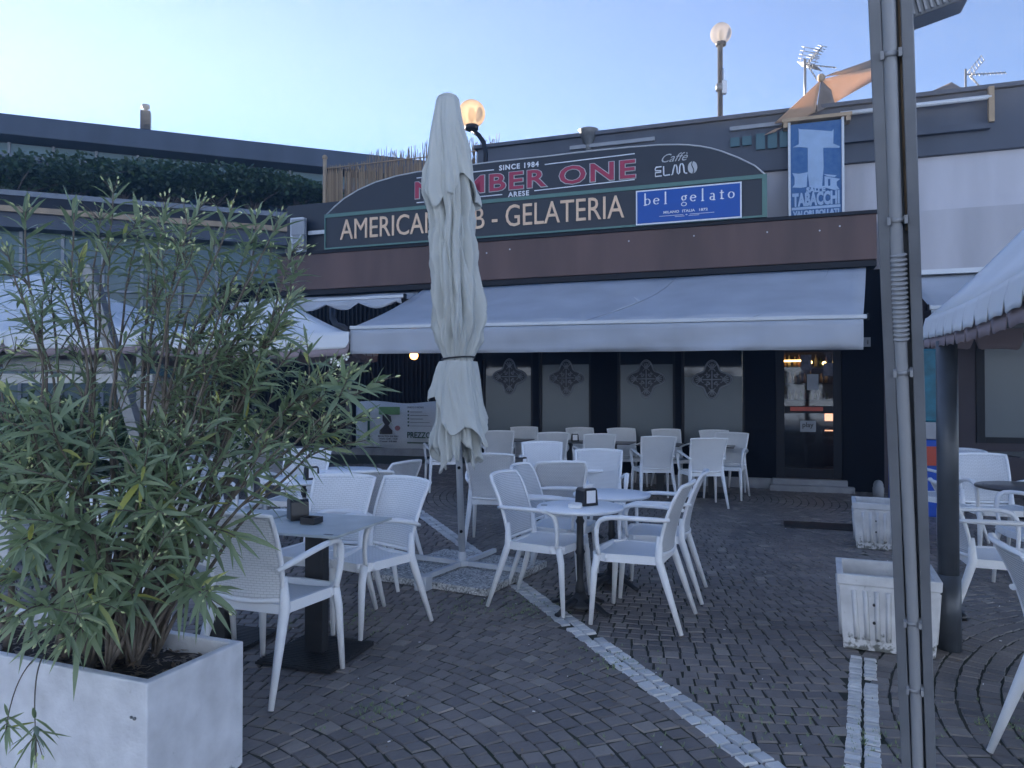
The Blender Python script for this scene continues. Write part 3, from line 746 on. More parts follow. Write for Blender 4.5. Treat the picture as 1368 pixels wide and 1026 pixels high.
bz0 = (sp(850, 302, .37)[1] + sp(991, 291, .37)[1]) / 2; bz1 = (sp(850, 256, .37)[1] + sp(991, 243, .37)[1]) / 2
m = MB(); m.box(bx0, bx1, -.40, -.365, bz0, bz1); m.build('border', M['white_ink'], gs)
m = MB(); m.box(bx0 + .022, bx1 - .022, -.406, -.401, bz0 + .022, bz1 - .022); m.build('panel', M['blue'], gs)
bw, bh = bx1 - bx0, bz1 - bz0
def serif(s, x0, x1, zb_, xh):
    """serif lettering drawn from strokes: thick stems, thin joins, small feet"""
    m = MB(); t = xh * .2; f = xh * .07; n_ = len(s); adv = (x1 - x0) / n_
    def st(cx, a, c_): m.box(cx - t / 2, cx + t / 2, -.412, -.4065, zb_ + a * xh, zb_ + c_ * xh); m.box(cx - t, cx + t, -.4125, -.4068, zb_ + a * xh - f / 2, zb_ + a * xh + f)
    def arc(cx, cz, rx, rz, a0, a1, wa=1.0, wb=.35):
        N = 18; o_, i_ = [], []
        for k in range(N + 1):
            a = R(a0 + (a1 - a0) * k / N); th = t * (wb + (wa - wb) * abs(math.cos(a)))
            o_.append((cx + (rx + th / 2) * math.cos(a), zb_ + cz * xh + (rz + th / 2) * math.sin(a))); i_.append((cx + (rx - th / 2) * math.cos(a), zb_ + cz * xh + (rz - th / 2) * math.sin(a)))
        for k in range(N):
            m.poly([(o_[k][0], -.4115, o_[k][1]), (i_[k][0], -.4115, i_[k][1]), (i_[k + 1][0], -.4115, i_[k + 1][1]), (o_[k + 1][0], -.4115, o_[k + 1][1])])
    r = xh * .36
    for i, ch in enumerate(s):
        c = x0 + adv * (i + .5)
        if ch == 'b': st(c - r * .9, 0, 1.75); arc(c, .5, r, xh * .42, -130, 130)
        elif ch == 'e': arc(c, .5, r, xh * .42, 10, 320); m.box(c - r, c + r, -.412, -.4065, zb_ + xh * .5, zb_ + xh * .6)
        elif ch == 'l': st(c, 0, 1.75)
        elif ch == 'g': arc(c, .62, r * .75, xh * .3, 0, 360); arc(c, -.25, r * .95, xh * .25, 0, 360, .6, .4); m.bar((c - r * .5, -.411, zb_ + xh * .3), (c - r * .1, -.411, zb_ - 0), t * .5, .004); m.box(c + r * .5, c + r * 1.2, -.412, -.4065, zb_ + xh * .88, zb_ + xh)
        elif ch == 'a': st(c + r * .7, 0, .8); arc(c + r * .05, .7, r * .6, xh * .25, 0, 150); arc(c, .27, r * .7, xh * .24, 60, 360)
        elif ch == 't': st(c, .08, 1.3); m.box(c - r * .7, c + r * .9, -.4121, -.4066, zb_ + xh * .88, zb_ + xh); arc(c + r * .35, .16, r * .4, xh * .12, 180, 340)
        elif ch == 'o': arc(c, .5, r, xh * .42, 0, 360)
    return m.build('lettering', M['white_ink'], gs)
serif('bel gelato', bx0 + bw * .07, bx1 - bw * .05, bz0 + bh * .55, bh * .20)
for s, a, c in (('MILANO', .27, .42), ('ITALIA', .45, .57), ('1872', .61, .69)):
    txt(s, M['white_ink'], gs, bx0 + bw * a, bx0 + bw * c, bz0 + bh * .27, bz0 + bh * .345, -.41, bold=.02, depth=.004)
m = MB()
for a, c, z in ((.23, .46, .2), (.52, .75, .2), (.38, .47, .16), (.51, .61, .16)): m.box(bx0 + bw * a, bx0 + bw * c, -.412, -.4065, bz0 + bh * z, bz0 + bh * z + .006)
m.lathe([(.001, -.01), (.018, 0), (.001, .01)], (bx0 + bw * .49, -.41, bz0 + bh * .2), 6)
m.build('line', M['white_ink'], gs)

# ------------------------------------------------------------------ tobacco sign
TO = -.05
(tx0, tz1), (tx1, _) = fx(1056, 166, TO), fx(1124, 158, TO)
tz1 = fx(1090, 163, TO)[1]; tz0 = fx(1090, 289, TO)[1]
ts = empty('tobacco_sign', FM @ Vector((tx0, -TO, tz0)), FYAW, label='tall faded blue and white tobacco shop sign with a large letter T', cat='sign')
W = tx1 - tx0; H = tz1 - tz0

m = MB(); m.box(0, W, 0, .1, 0, H); m.build('panel', M['blue2'], ts)
m = MB(); m.box(-.035, -.001, -.02, .12, 0, H + .03); m.box(W + .001, W + .035, -.02, .12, 0, H + .03); m.build('frame', M['awning_bar'], ts)
m = MB(); m.box(-.12, W + .14, -.06, .16, H + .031, H + .08); m.box(-.10, -.04, -.05, .14, H - .05, H + .03); m.box(W + .06, W + .12, -.05, .14, H - .04, H + .03); m.build('cap', M['tan'], ts)
def c5(x, y): return ((x - 105) / (565 - 105) * W, H - ((y - 125 + (x - 105) * .115) / (965 - 125)) * H)
def shp(pts, name, mt='pale_blue', y=-.006):
    m = MB(); m.prism([c5(*p) for p in pts][::-1], y, -.001); return m.build(name, M[mt], ts)
# pixel outlines in the enlarged sign, sheared level
T = [(178, 155), (190, 165), (300, 168), (480, 180), (495, 160), (492, 290), (550, 312), (545, 325), (402, 328), (404, 500), (395, 600), (388, 690), (370, 692), (330, 690), (275, 680), (262, 560), (262, 330), (190, 325), (125, 328), (180, 300), (182, 200)]
shp(T, 'letter_shape')
shp([(120, 560), (180, 565), (262, 548), (255, 600), (250, 680), (200, 690), (120, 690), (140, 660), (140, 600)], 'ribbon_shape')
shp([(412, 580), (550, 600), (520, 625), (520, 660), (545, 690), (500, 700), (412, 680)], 'ribbon_shape')
shp([(400, 560), (520, 570), (500, 585), (440, 580)], 'ribbon_shape')
m = MB(); a = c5(443, 665); m.box(a[0], a[0] + .03, -.012, -.007, a[1], a[1] + .1); m.build('ink', M['blue2'], ts)
def tt(s, x0, y0, x1, y1, bold=.06):
    a = c5(x0, y0); b_ = c5(x1, y0); z1_ = a[1]; z0_ = c5(x0, y1)[1]
    txt(s, M['pale_blue'], ts, a[0], b_[0], z0_, z1_, -.006, bold=bold, depth=.01)
tt('SALI E', 245, 685, 420, 735); tt('TABACCHI', 118, 745, 545, 868, .05); tt('VALORI BOLLATI', 122, 905, 540, 955, .06)
a = c5(112, 885); m = MB(); m.box(a[0], W - .02, -.008, -.001, a[1] - .02, a[1] + .02); m.build('line', M['pale_blue'], ts)

# ------------------------------------------------------------------ lamps
def globe_mat(name, c, k):
    m = cloth(name, c, .7); n = m.node_tree; n.nodes['Principled BSDF'].inputs['Roughness'].default_value = .12; last = n.nodes['Material Output'].inputs[0].links[0].from_socket
    t = n.nodes.new('ShaderNodeBsdfTransparent'); t.inputs[0].default_value = (*[min(1, x * 1.25) for x in c], 1); x = n.nodes.new('ShaderNodeMixShader'); x.inputs[0].default_value = k; n.links.new(last, x.inputs[1]); n.links.new(t.outputs[0], x.inputs[2]); n.links.new(x.outputs[0], n.nodes['Material Output'].inputs[0]); return m
M['globe_glass'] = globe_mat('amber_globe', (.70, .58, .44), .5)
M['globe_clear'] = globe_mat('smoked_globe', (.56, .52, .48), .65)
def globe_lamp(nm, label, c, r, pts, mt, rad=.035, ring=None):
    root = empty(nm, pts[0], 0, label=label, cat='street lamp', group='globe lamps'); b0 = Vector(pts[0])
    m = MB(); m.tube([Vector(p) - b0 for p in pts], rad, 10); m.build('pole', M['dark_metal'], root)
    m = MB(); m.lathe([(r * .35, -r * 1.22), (r * .5, -r * 1.15), (r * .5, -r * .9), (r * .42, -r * .82)], Vector(c) - b0, 20); m.build('collar', M['dark_metal'], root)
    m = MB(); m.ball(Vector(c) - b0, r, 28, 18); m.build('globe', M[mt], root)
    m = MB(); m.ball(Vector(c) - b0 + Vector((0, 0, -.02)), r * .3, 12, 8, 1.8); m.build('bulb', M['paper'], root)
    return root
c = fw(*[fx(630, 152, .1)[0], .1, fx(630, 152, .1)[1]])
r_ = 18.5 / FPX * c.y
base = fw(fx(648, 216, .1)[0], .1, fx(648, 216, .1)[1] - .4)
p2_ = at(649, 205, base.y); p3_ = at(646, 190, base.y); p4_ = at(640, 181, base.y); p5_ = at(631, 174, c.y)
globe_lamp('globe_lamp', 'amber globe lamp on a curved bracket right of the closed parasol top', c, r_, [base, p2_, p3_, p4_, p5_], 'globe_glass', .04)
Yl = 15.0
c = at(963, 45, Yl); r_ = 14 / FPX * Yl; b0 = at(961, 165, Yl); b0.z = 0
lp = globe_lamp('globe_lamp', 'tall straight street lamp with a clear globe behind the cafe roof', c, r_, [b0, at(962, 58, Yl)], 'globe_clear', .055)
m = MB(); q = at(967, 117, Yl) - b0; m.box(q.x - .05, q.x + .05, q.y - .05, q.y + .05, q.z - .13, q.z + .13); m.tube([q + Vector((.0, 0, .12)), q + Vector((0, 0, .38))], .012, 5); m.build('control_box', M['awning_bar'], lp)
m = MB(); q = at(961, 117, Yl) - b0; m.lathe([(.075, -.07), (.075, .07)], q, 12); m.build('clamp', M['galv'], lp)

# ------------------------------------------------------------------ roof vents
def vent(px, py, Y, h, r, label, style):
    c = at(px, py, Y); root = empty('roof_vent', c - Vector((0, 0, h)), 0, label=label, cat='vent')
    m = MB()
    if style == 0: m.lathe([(r * .4, -.3), (r * .4, .0), (r * .5, .03), (r * .95, .2), (r * 1.0, .21), (r * 1.0, h - .02), (r * 1.15, h), (r, h + .01)], (0, 0, 0), 16); m.build('cowl', M['galv'], root)
    else:
        m.box(-r, r, -r, r, -.5, h * .8); m.build('stack', M['roof_band'], root, bevel=.01)
        m = MB(); m.lathe([(r * .5, h * .8), (r * .5, h * .86), (r * .9, h * .9), (r * .9, h * .97), (r * .3, h)], (0, 0, 0), 12); m.build('cowl', M['galv'], root)
vent(786, 174, 12.2, .27, .15, 'round metal roof vent on the cafe roof behind the red lettering', 0)
# ------------------------------------------------------------------ reed fence on the roof
rx = [(437, 273, 205), (478, 262, 205), (520, 250, 196), (575, 238, 189), (655, 220, 190)]
ro = -.9
b0 = fx(437, 275, ro); base = fw(b0[0], ro, zt + .02)
rf = empty('reed_screen', base, FYAW, label='brown reed screen with ragged stalk tips on the roof left of the parasol', cat='screen')
xa = fx(437, 240, ro)[0]; xb = fx(665, 220, ro)[0]; ztop = fx(520, 212, ro)[1] - (zt + .02)

m = MB(); x = 0
while x < xb - xa:
    rr = random.uniform(.008, .014); top = ztop + random.gauss(.02, .06); lean = random.uniform(-.02, .02)
    if random.random() < .6 and x > .35: top += random.uniform(.04, .18); lean = random.uniform(-.12, .12)
    if x < .9: top = ztop + random.uniform(-.02, .02)
    m.tube([(x, random.uniform(-.01, .01), 0), (x + lean * .2, 0, ztop * .9), (x + lean, random.uniform(-.03, .03), top)], [rr, rr, rr * .5], 4, False)
    x += rr * random.uniform(1.2, 2.2)
tag(m.build('reed', M['reed'], rf), kind='stuff')
m = MB(); m.tube([(0, -.03, ztop - .06), (xb - xa, -.03, ztop - .06)], .012, 5); m.tube([(0, -.03, ztop * .5), (xb - xa, -.03, ztop * .5)], .012, 5); m.build('binding_wire', M['tan'], rf)
m = MB(); m.tube([(-.03, -.04, -.1), (-.03, -.04, ztop + .12)], .04, 8); m.ball((-.03, -.04, ztop + .16), .055); m.build('post', M['tan'], rf)
# ------------------------------------------------------------------ shade sail and antennas on the roof
Ys = 14.0
sr_ = empty('shade_sail', at(1096, 200, Ys), 0, label='tan shade sail stretched above the cafe roof behind the tobacco sign', cat='shade sail'); s0 = at(1096, 200, Ys)
def sail(cs, name, mt, n=8, sagk=.12):
    P = []
    A, B, C_, D_ = [Vector(c) - s0 for c in cs]
    for i in range(n + 1):
        t = i / n; row = []
        for j in range(n + 1):
            s = j / n; p = A.lerp(B, s).lerp(D_.lerp(C_, s), t); p += Vector((0, 1, -.4)) * sagk * math.sin(math.pi * s) * math.sin(math.pi * t); row.append(p)
        P.append(row)
    m = MB(); m.grid(P); o = m.build(name, M[mt], sr_); o.modifiers.new('t', 'SOLIDIFY').thickness = .006
def bandpt(px, py, o=-.12): x, z = fx(px, py, o); return fw(x, o, z)
sail([bandpt(1034, 165), bandpt(1097, 106, .15), bandpt(1089, 150, -.05), bandpt(1066, 161)], 'sail_panel', 'sail', 8, .04)
sail([bandpt(1020, 181), bandpt(1036, 172), bandpt(1046, 170), bandpt(1034, 177)], 'sail_panel', 'sail', 3, .0)
sail([bandpt(1096, 104, .15), at(1185, 72, 13.5), at(1185, 88, 12.8), at(1118, 95, 12.0)], 'sail_panel', 'sail_grey')
sail([bandpt(1097, 106, .15), at(1185, 86, 12.9), at(1185, 98, 12.2), at(1114, 138, 11.3)], 'sail_panel', 'sail', 8, .1)
sail([bandpt(1097, 107, .15), at(1110, 120, 11.0), at(1115, 138, 11.0), bandpt(1090, 151, -.05)], 'sail_panel', 'sail_grey')
m = MB(); m.bar(at(1116, 132, 11.5) - s0, at(1116, 152, 11.5) - s0, .035); m.build('support_post', M['dark_metal'], sr_)
m = MB(); q = bandpt(1097, 104, .15) - s0; m.ball(q, .06); m.build('corner_fitting', M['tan'], sr_)
s0b = at(1265, 130, 13.0)
sr_ = empty('shade_sail', s0b, 0, label='dark brown pointed shade canopy on the roof right of the grey post', cat='shade sail'); s0 = s0b
sail([at(1218, 134, 12.9), at(1271, 110, 13.3), at(1312, 133, 12.6), at(1266, 150, 12.2)], 'sail_panel', 'sail_grey')
sail([at(1222, 160, 12.8), at(1262, 150, 12.9), at(1262, 170, 12.2), at(1222, 168, 12.4)], 'sail_panel', 'sail_grey')
def antenna(px, py, pyb, Y, label, boom, n, rows, tilt):
    b0 = at(px, pyb, Y) - Vector((0, 0, .6)); tz = at(px, py, Y) - b0
    root = empty('roof_antenna', b0, 0, label=label, cat='antenna', group='roof antennas')
    m = MB(); m.tube([(0, 0, 0), tz + Vector((0, 0, .12))], .022, 6); m.build('mast', M['galv'], root)
    m = MB(); bv = Vector(boom); m.tube([tz, tz + bv], .014, 5); m.build('boom', M['galv'], root)
    side = Vector((tilt[0], tilt[1], tilt[2]))
    m = MB()
    for k in range(n):
        c = tz + bv * (.15 + .85 * k / (n - 1)); L = .17 * (1 - .3 * k / n); m.tube([c - side * L, c + side * L], .008, 4)
    d = bv.normalized()
    for r__ in range(-rows, rows + 1):
        c = tz + d * .06 + Vector((0, 0, .055 * r__)) + d * abs(r__) * .045; m.tube([c - side * .28, c + side * .28], .008, 4)
    for sgn in (-1, 1): m.tube([tz + d * .06 + side * sgn * .2, tz + d * (.06 + rows * .045) + side * sgn * .2 + Vector((0, 0, .055 * rows))], .008, 4); m.tube([tz + d * .06 + side * sgn * .2, tz + d * (.06 + rows * .045) + side * sgn * .2 - Vector((0, 0, .055 * rows))], .008, 4)
    m.build('element', M['galv'], root)
antenna(1075, 86, 120, 15.5, 'tangled silver roof antenna with tilted grid left of the tan sail', (.75, .2, .02), 9, 5, (.3, .8, .5))
antenna(1290, 100, 124, 15.0, 'silver roof antenna with long boom at the right end of the roof', (.75, -.1, .0), 10, 6, (.35, .75, .55))
a3 = antenna(1076, 88, 118, 15.9, 'second silver antenna with steep boom tangled with its neighbour above the sail', (.42, .1, .48), 8, 4, (-.5, .7, .5))

# ------------------------------------------------------------------ electrical box and pipe at the sign's left
eo = .06
(ex0, ez1), (ex1, ez0) = fx(384, 290, eo + .2), fx(405, 335, eo + .2)
ec = fw(ex0, eo, ez0); eb = empty('meter_box', ec, FYAW, label='pale grey electrical box with cables left of the black sign', cat='electrical box')
m = MB(); m.box(0, ex1 - ex0 - .06, -.12, 0, 0, ez1 - ez0); m.build('housing', M['awning_bar'], eb, bevel=.01)
m = MB(); m.box(.08, ex1 - ex0 + .02, -.2, -.121, ez1 - ez0 - .35, ez1 - ez0 - .05); m.box(.1, ex1 - ex0, -.19, -.121, .08, .3); m.build('cover', M['conduit'], eb, bevel=.01)
m = MB(); m.box(ex1 - ex0, fx(434, 310, .35)[0] - ex0, -.05, -.01, (ez1 - ez0) * .5, (ez1 - ez0) * .5 + .07); m.tube([(.05, -.21, .1), (.25, -.22, .2), (.3, -.2, .3)], .012, 5); m.build('cable_duct', M['awning_bar'], eb)
# drain pipe
dp = [at(444, 410, 14.4), at(444, 425, 14.4), at(449, 434, 14.3), at(459, 437, 14.2), at(465, 442, 14.2), at(466, 458, 14.2), at(466, 600, 14.2)]
d0 = dp[-1].copy(); m = MB(); m.tube([p - d0 for p in dp], .06, 8); o = m.build('drain_pipe', M['post_grey'], None, loc=d0); tag(o, 'grey curved drain pipe coming down between the tent and the wide awning', 'drain pipe')
# glowing round wall lamp
q = at(553, 475, 13.2)
wl = empty('hanging_lamp', q, 0, label='small round lamp glowing orange under the left end of the wide awning', cat='lamp')
M['orange'] = mat('lamp_glow', (1, .5, .15), .5, var=0, emit=(1, .42, .10), es=2.2)
m = MB(); m.ball((0, 0, 0), .075, 14, 10); m.build('shade', M['orange'], wl)
m = MB(); m.tube([(0, 0, .07), (0, 0, 1.0)], .008, 5); m.lathe([(.03, .06), (.03, .1)], (0, 0, 0), 8); m.build('cord', M['black'], wl)

# ------------------------------------------------------------------ left wing of the centre
WD = Vector((.9387, .345, 0)); WYAW = math.atan2(.345, .9387)
W0 = at(433, 240, 22.0); W0.z = 0
WM = Matrix.Translation(W0) @ Matrix.Rotation(WYAW, 4, 'Z'); WI = WM.inverted()
def wx(px, py, off=0.0):
    o = WI @ Vector((0, 0, EYE)); d = WI.to_3x3() @ ray(px, py); s = (-off - o.y) / d.y; p = o + d * s; return p.x, p.z
wing = empty('shopping_wing', W0, WYAW, label='long two storey building wing with dark roof slab and teal glass behind the tents', cat='building')
za = wx(200, 187)[1]; zb1 = wx(200, 212)[1]; zb2 = wx(200, 226)[1]

xa, xb = -48, 16
m = MB(); m.box(xa, xb, -.9, 14, zb1, za); m.build('roof', M['roof_band'], wing, bevel=.02)
m = MB(); m.box(xa, xb, -.2, 1, 4.0, zb1 - .01); m.build('upper_wall', M['roof_band'], wing)
m = MB(); k = xa
n_ = 0
while k < xb - 1:
    m.box(k + .03, k + .97, -.26, -.201, zb2, zb1 - .04); k += 1.0; n_ += 1
tag(m.build('clerestory_window', M['teal_glass2'], wing), kind='stuff')
m = MB(); k = xa
while k < xb - 1: m.box(k - .03, k + .03, -.30, -.2, zb2, zb1 - .02); k += 1.0
tag(m.build('mullion', M['conduit'], wing), kind='stuff')
m = MB(); m.box(xa, xb, -.32, -.2, zb2 - .14, zb2 - .01); m.build('sill', M['post_grey'], wing)
for a in (-30, -24, -19, -15, -11.6, -7.5, -4.2, -1):
    m = MB(); m.box(a, a + 1.3, -.24, -.2, zb2 - 1.0, zb2 - .3); m.build('window', M['film'], wing)
zl = wx(300, 322, 3)[1]; zy = wx(200, 292, 3)[1]; zp = wx(200, 270, 3)[1]
m = MB(); m.box(xa, xb - 12.5, -3, 13, zl, zy - .05); m.build('terrace_slab', M['roof_band'], wing)
m = MB(); m.box(xa, xb - 12.5, -3.05, -2.8, zy - .04, zp - .12); m.build('terrace_parapet', M['dark_metal'], wing)
m = MB(); m.box(xa, xb - 12.5, -3.1, -2.75, zp - .119, zp); m.build('parapet_cap', M['post_grey'], wing)
m = MB(); m.box(xa, xb - 12.5, -3.14, -3.051, zy - .1, zy + .03); m.build('yellow_trim', M['tan'], wing)
m = MB(); m.box(xa, xb - 12.5, -2.5, -2.4, 0, zl - .01); m.build('glass_front', M['teal_glass'], wing)
m = MB(); k = xa
while k < xb - 12.5: m.box(k, k + .07, -2.56, -2.501, 0, zl - .01); k += .85
tag(m.build('glazing_bar', M['conduit'], wing), kind='stuff')
m = MB(); m.box(xa, xb - 12.5, -2.6, -2.561, 2.9, 2.96); m.box(xa, xb - 12.5, -2.6, -2.561, 3.9, 3.95); m.build('transom', M['conduit'], wing)
# chimneys on it
def chim(px, pyb, pyt, off, r, label):
    x, z = wx(px, pyb, off); h = wx(px, pyt, off)[1] - z
    root = empty('chimney', WM @ Vector((x, -off, z - .6)), WYAW, label=label, cat='chimney', group='chimneys on the left roof')
    m = MB(); m.box(-r, r, -r, r, 0, .6 + h * .78); m.build('stack', M['dark_metal'], root)
    m = MB(); m.lathe([(r * .45, .6 + h * .78), (r * .45, .6 + h * .86), (r * .85, .6 + h * .88), (r * .85, .6 + h * .97), (r * .2, .6 + h)], (0, 0, 0), 12); m.build('cowl', M['galv'], root)
chim(194.5, 186, 139, -1, .13, 'tall dark square chimney with a round cowl on the left roof'); chim(222.5, 190, 177, -1, .09, 'short round chimney cowl right of the tall chimney on the left roof')

# ------------------------------------------------------------------ foliage helper (leaf clumps)
def clump(name, c, rx_, ry_, rz_, n, ls, mt, label, cat, group=None, stems=True):
    root = empty(name, Vector(c) - Vector((0, 0, rz_)), 0, label=label, cat=cat, group=group)
    m = MB(); lob = [(Vector((random.gauss(0, .45) * rx_, random.gauss(0, .4) * ry_, rz_ * (1 + random.uniform(-.5, .55)))), random.uniform(.3, .55)) for _ in range(14)]
    for _ in range(n):
        q, s = random.choice(lob); d = Vector((random.gauss(0, 1), random.gauss(0, 1), random.gauss(0, 1))).normalized() * random.uniform(.55, 1.05)
        p = q + Vector((d.x * rx_ * s, d.y * ry_ * s, d.z * rz_ * s))
        if p.z < 0: continue
        u = Vector((random.gauss(0, 1), random.gauss(0, 1), random.gauss(0, .7))).normalized() * ls * random.uniform(.6, 1.3); v = u.cross(Vector((random.gauss(0, 1), random.gauss(0, 1), 1))).normalized() * ls * .4
        m.poly([p, p + u * .5 + v, p + u, p + u * .5 - v])
    m.build('foliage', M[mt], root)
    m = MB()
    for q, s in lob: m.tube([(0, 0, -.05), (q.x * .4, q.y * .4, q.z * .5), q], [.03, .02, .008], 5)
    m.build('stem', M['bark'], root)
    return root
names = ['wide dark bush on the terrace at the far left edge', 'round dark terrace bush left of the chimney', 'dark bush on the terrace below the tall chimney', 'broad terrace bush below the short chimney', 'low dark terrace bush in the middle of the terrace', 'tall dark terrace bush next to the reed screen side', 'last dark terrace bush beside the reed screen']
for i, (px, py, sx, sz) in enumerate([(20, 235, 2.2, .85), (95, 240, 2.0, .9), (165, 237, 1.8, 1.0), (232, 243, 1.9, .95), (290, 250, 1.7, .85), (338, 252, 1.4, 1.05), (395, 262, 1.5, .8)]):
    x, z = wx(px, py, 1.9); clump('terrace_bush', WM @ Vector((x, -1.9, z)), sx, .8, sz * .55, 3600, .13, 'leaf_dark', names[i], 'bush', 'bushes along the terrace parapet')
# ------------------------------------------------------------------ armchairs
def smooth(t): return t * t * (3 - 2 * t)
def make_chair(style, label):
    """local +Y is the front; style 0 woven resin, 1 perforated with rounder arms"""
    root = empty('armchair', (0, 0, 0), 0, label=label, cat='chair')
    wv = M['wicker'] if style == 0 else M['perf']
    SW, RW = .235, .205                       # half widths, front and rear
    def half(y): return RW + (SW - RW) * (y + .2) / .42
    P, UV = [], []
    for i in range(11):
        y = -.205 + .42 * i / 10; row = []; ur = []
        for j in range(11):
            s = -1 + 2 * j / 10; z = .435 - .018 * (1 - s * s) * (1 if i < 9 else .6) - (.022 * ((i - 8) / 2) ** 2 if i > 8 else 0)
            row.append((s * half(y) * (1 if i < 9 else 1 - .01 * (i - 8)), y, z)); ur.append((s * .22, y))
        P.append(row); UV.append(ur)
    m = MB(); m.grid(P, UV); seat = m.build('seat', wv if style == 0 else M['white_plastic'], root)
    # rim under the seat
    m = MB(); ring = []
    for sx in (1,):
        pts = [(-RW, -.2), (-SW, .12), (-SW + .03, .2), (0, .225), (SW - .03, .2), (SW, .12), (RW, -.2)]
    for a, b_ in zip(pts, pts[1:]):
        m.bar((a[0], a[1], .415), (b_[0], b_[1], .415), .02, .05)
    m.bar((-RW, -.2, .41), (RW, -.2, .41), .02, .045)
    for p in pts: m.lathe([(.0135, .39), (.0135, .44)], (p[0], p[1], 0), 10)
    m.build('seat_rim', M['white_plastic'], root)
    # back
    P, UV = [], []
    nr = 14
    def back(s, t):
        hw = (.195 + .03 * t) if style == 0 else (.20 + .018 * t)
        if style == 1 and t > .85: hw -= (t - .85) ** 2 * 1.2
        y = -.2 - .03 * t - .10 * t * t - .035 * (1 - s * s); z = .455 + .405 * t - (.012 * (1 - s * s) if t < .01 else 0) + .010 * (1 - s * s) * t
        return Vector((s * hw, y, z))
    for i in range(nr + 1):
        t = i / nr; P.append([back(-1 + 2 * j / 12, t) for j in range(13)]); UV.append([((-1 + 2 * j / 12) * .22, t * .42) for j in range(13)])
    m = MB(); m.grid(P, UV); o = m.build('backrest', wv, root); so_ = o.modifiers.new('thickness', 'SOLIDIFY'); so_.thickness = .006
    m = MB()
    edge = [back(-1, i / 10) for i in range(11)] + [back(-1 + j / 6, 1) for j in range(1, 12)] + [back(1, 1 - i / 10) for i in range(11)]
    m.tube(edge, [.013] * len(edge), 6, flat=.9)
    m.tube([back(-1 + j / 6, 0) for j in range(13)], .012, 6)
    m.build('back_frame', M['white_plastic'], root)
    # legs
    for sx in (-1, 1):
        m = MB(); m.tube([(sx * .228, .175, .43), (sx * .236, .195, .33), (sx * .25, .215, .0)], [.024, .022, .0135], 8); m.build('leg', M['white_plastic'], root)
        m = MB(); m.tube([(sx * .200, -.20, .56), (sx * .203, -.195, .42), (sx * .212, -.235, .3), (sx * .235, -.335, .0)], [.016, .026, .023, .0135], 8); m.build('leg', M['white_plastic'], root)
    for sx in (-1, 1):
        m = MB()
        if style == 0: pts = [(sx * .205, -.255, .60), (sx * .235, -.2, .625), (sx * .262, -.05, .662), (sx * .268, .10, .68), (sx * .264, .155, .668), (sx * .258, .185, .62), (sx * .25, .19, .52), (sx * .238, .17, .43)]
        else: pts = [(sx * .208, -.26, .66), (sx * .245, -.2, .665), (sx * .27, -.05, .668), (sx * .272, .08, .668), (sx * .268, .15, .65), (sx * .262, .175, .60), (sx * .252, .175, .5), (sx * .238, .165, .43)]
        # smooth the polyline
        Q = []
        for a, b_ in zip(pts, pts[1:]):
            a, b_ = Vector(a), Vector(b_); Q += [a, a.lerp(b_, .5)]
        Q.append(Vector(pts[-1])); Q2 = [Q[0]] + [(Q[i - 1] + Q[i] * 2 + Q[i + 1]) / 4 for i in range(1, len(Q) - 1)] + [Q[-1]]
        m.tube(Q2, [.017] * 2 + [.021] * (len(Q2) - 6) + [.018, .018, .017, .017], 8, flat=.72); m.build('armrest', M['white_plastic'], root)
    return root
chairA = make_chair(0, ''); chairB = make_chair(1, '')
first = {0: True, 1: True}
CH = []
def chair(style, x, y, deg, label, group='white armchairs around the cafe tables', tilt=0):
    src = chairA if style == 0 else chairB
    if first[style]: o = src; first[style] = False
    else: o = copy_tree(src)
    o.location = (x, y, .011); o.rotation_euler = (0, 0, R(deg)); o['label'] = label; o['category'] = 'chair'; o['group'] = group
    return o
chair(0, -1.18, 3.68, -20, 'woven white armchair with its back to the viewer, nearest the white planter')
chair(0, -.90, 4.50, 138, 'woven white armchair right of the grey square table, left of the parasol base')
chair(0, -1.86, 4.02, -108, 'woven white armchair behind the planter edge, half hidden by oleander leaves')
chair(0, -1.22, 4.60, 162, 'woven white armchair tucked in behind the grey square table')
chair(1, -1.17, 5.45, 26, 'perforated white armchair turned away, between grey square table and far white round tables')
chair(1, -1.14, 6.1, 62, 'perforated white armchair in profile at the right end of the left round tables')
chair(1, .24, 4.97, -116, 'white armchair left of the front round table, front legs beside the white ground line')
chair(1, .78, 4.66, 66, 'perforated white armchair right of the front round table, nearest the viewer there')
chair(1, 1.03, 5.27, 72, 'white armchair at the far right of the two middle round tables')
chair(1, .37, 5.55, -112, 'white armchair between the front round table and the parasol, facing right')
chair(1, .36, 6.25, 6, 'shaded perforated chair seen from behind, just beyond the front round table')
chair(0, -.16, 7.02, -8, 'white armchair seen from behind, directly right of the parasol pole')
chair(0, .34, 8.0, 180, 'bright woven armchair facing the viewer behind the third round table')
chair(0, .80, 6.85, 172, 'bright armchair facing the viewer behind the second round table')
g2 = 'armchairs along the window tables'
chair(0, 2.42, 9.38, 2, 'rightmost armchair of the front window row, seen from behind left of the door', g2)
chair(0, 1.88, 9.78, 2, 'second armchair from the right in the front window row, seen from behind', g2)
chair(0, 1.16, 10.35, 8, 'shaded armchair seen from behind in the middle of the front window row', g2)
chair(0, .55, 10.75, 6, 'shaded armchair seen from behind, third from the left of the front window row', g2)
chair(0, -.22, 11.2, 5, 'shaded armchair behind the parasol skirt, seen from behind beside its right edge', g2)
chair(0, -1.02, 10.9, 12, 'shaded armchair of which only the legs show under the left edge of the parasol', g2)
chair(0, .26, 11.85, 190, 'armchair against the window under the left ornament, facing the viewer', g2)
chair(0, 1.15, 11.55, 190, 'armchair against the window right of the second ornament, facing the viewer', g2)
chair(0, 1.78, 11.35, 188, 'armchair against the dark column between the window pairs', g2)
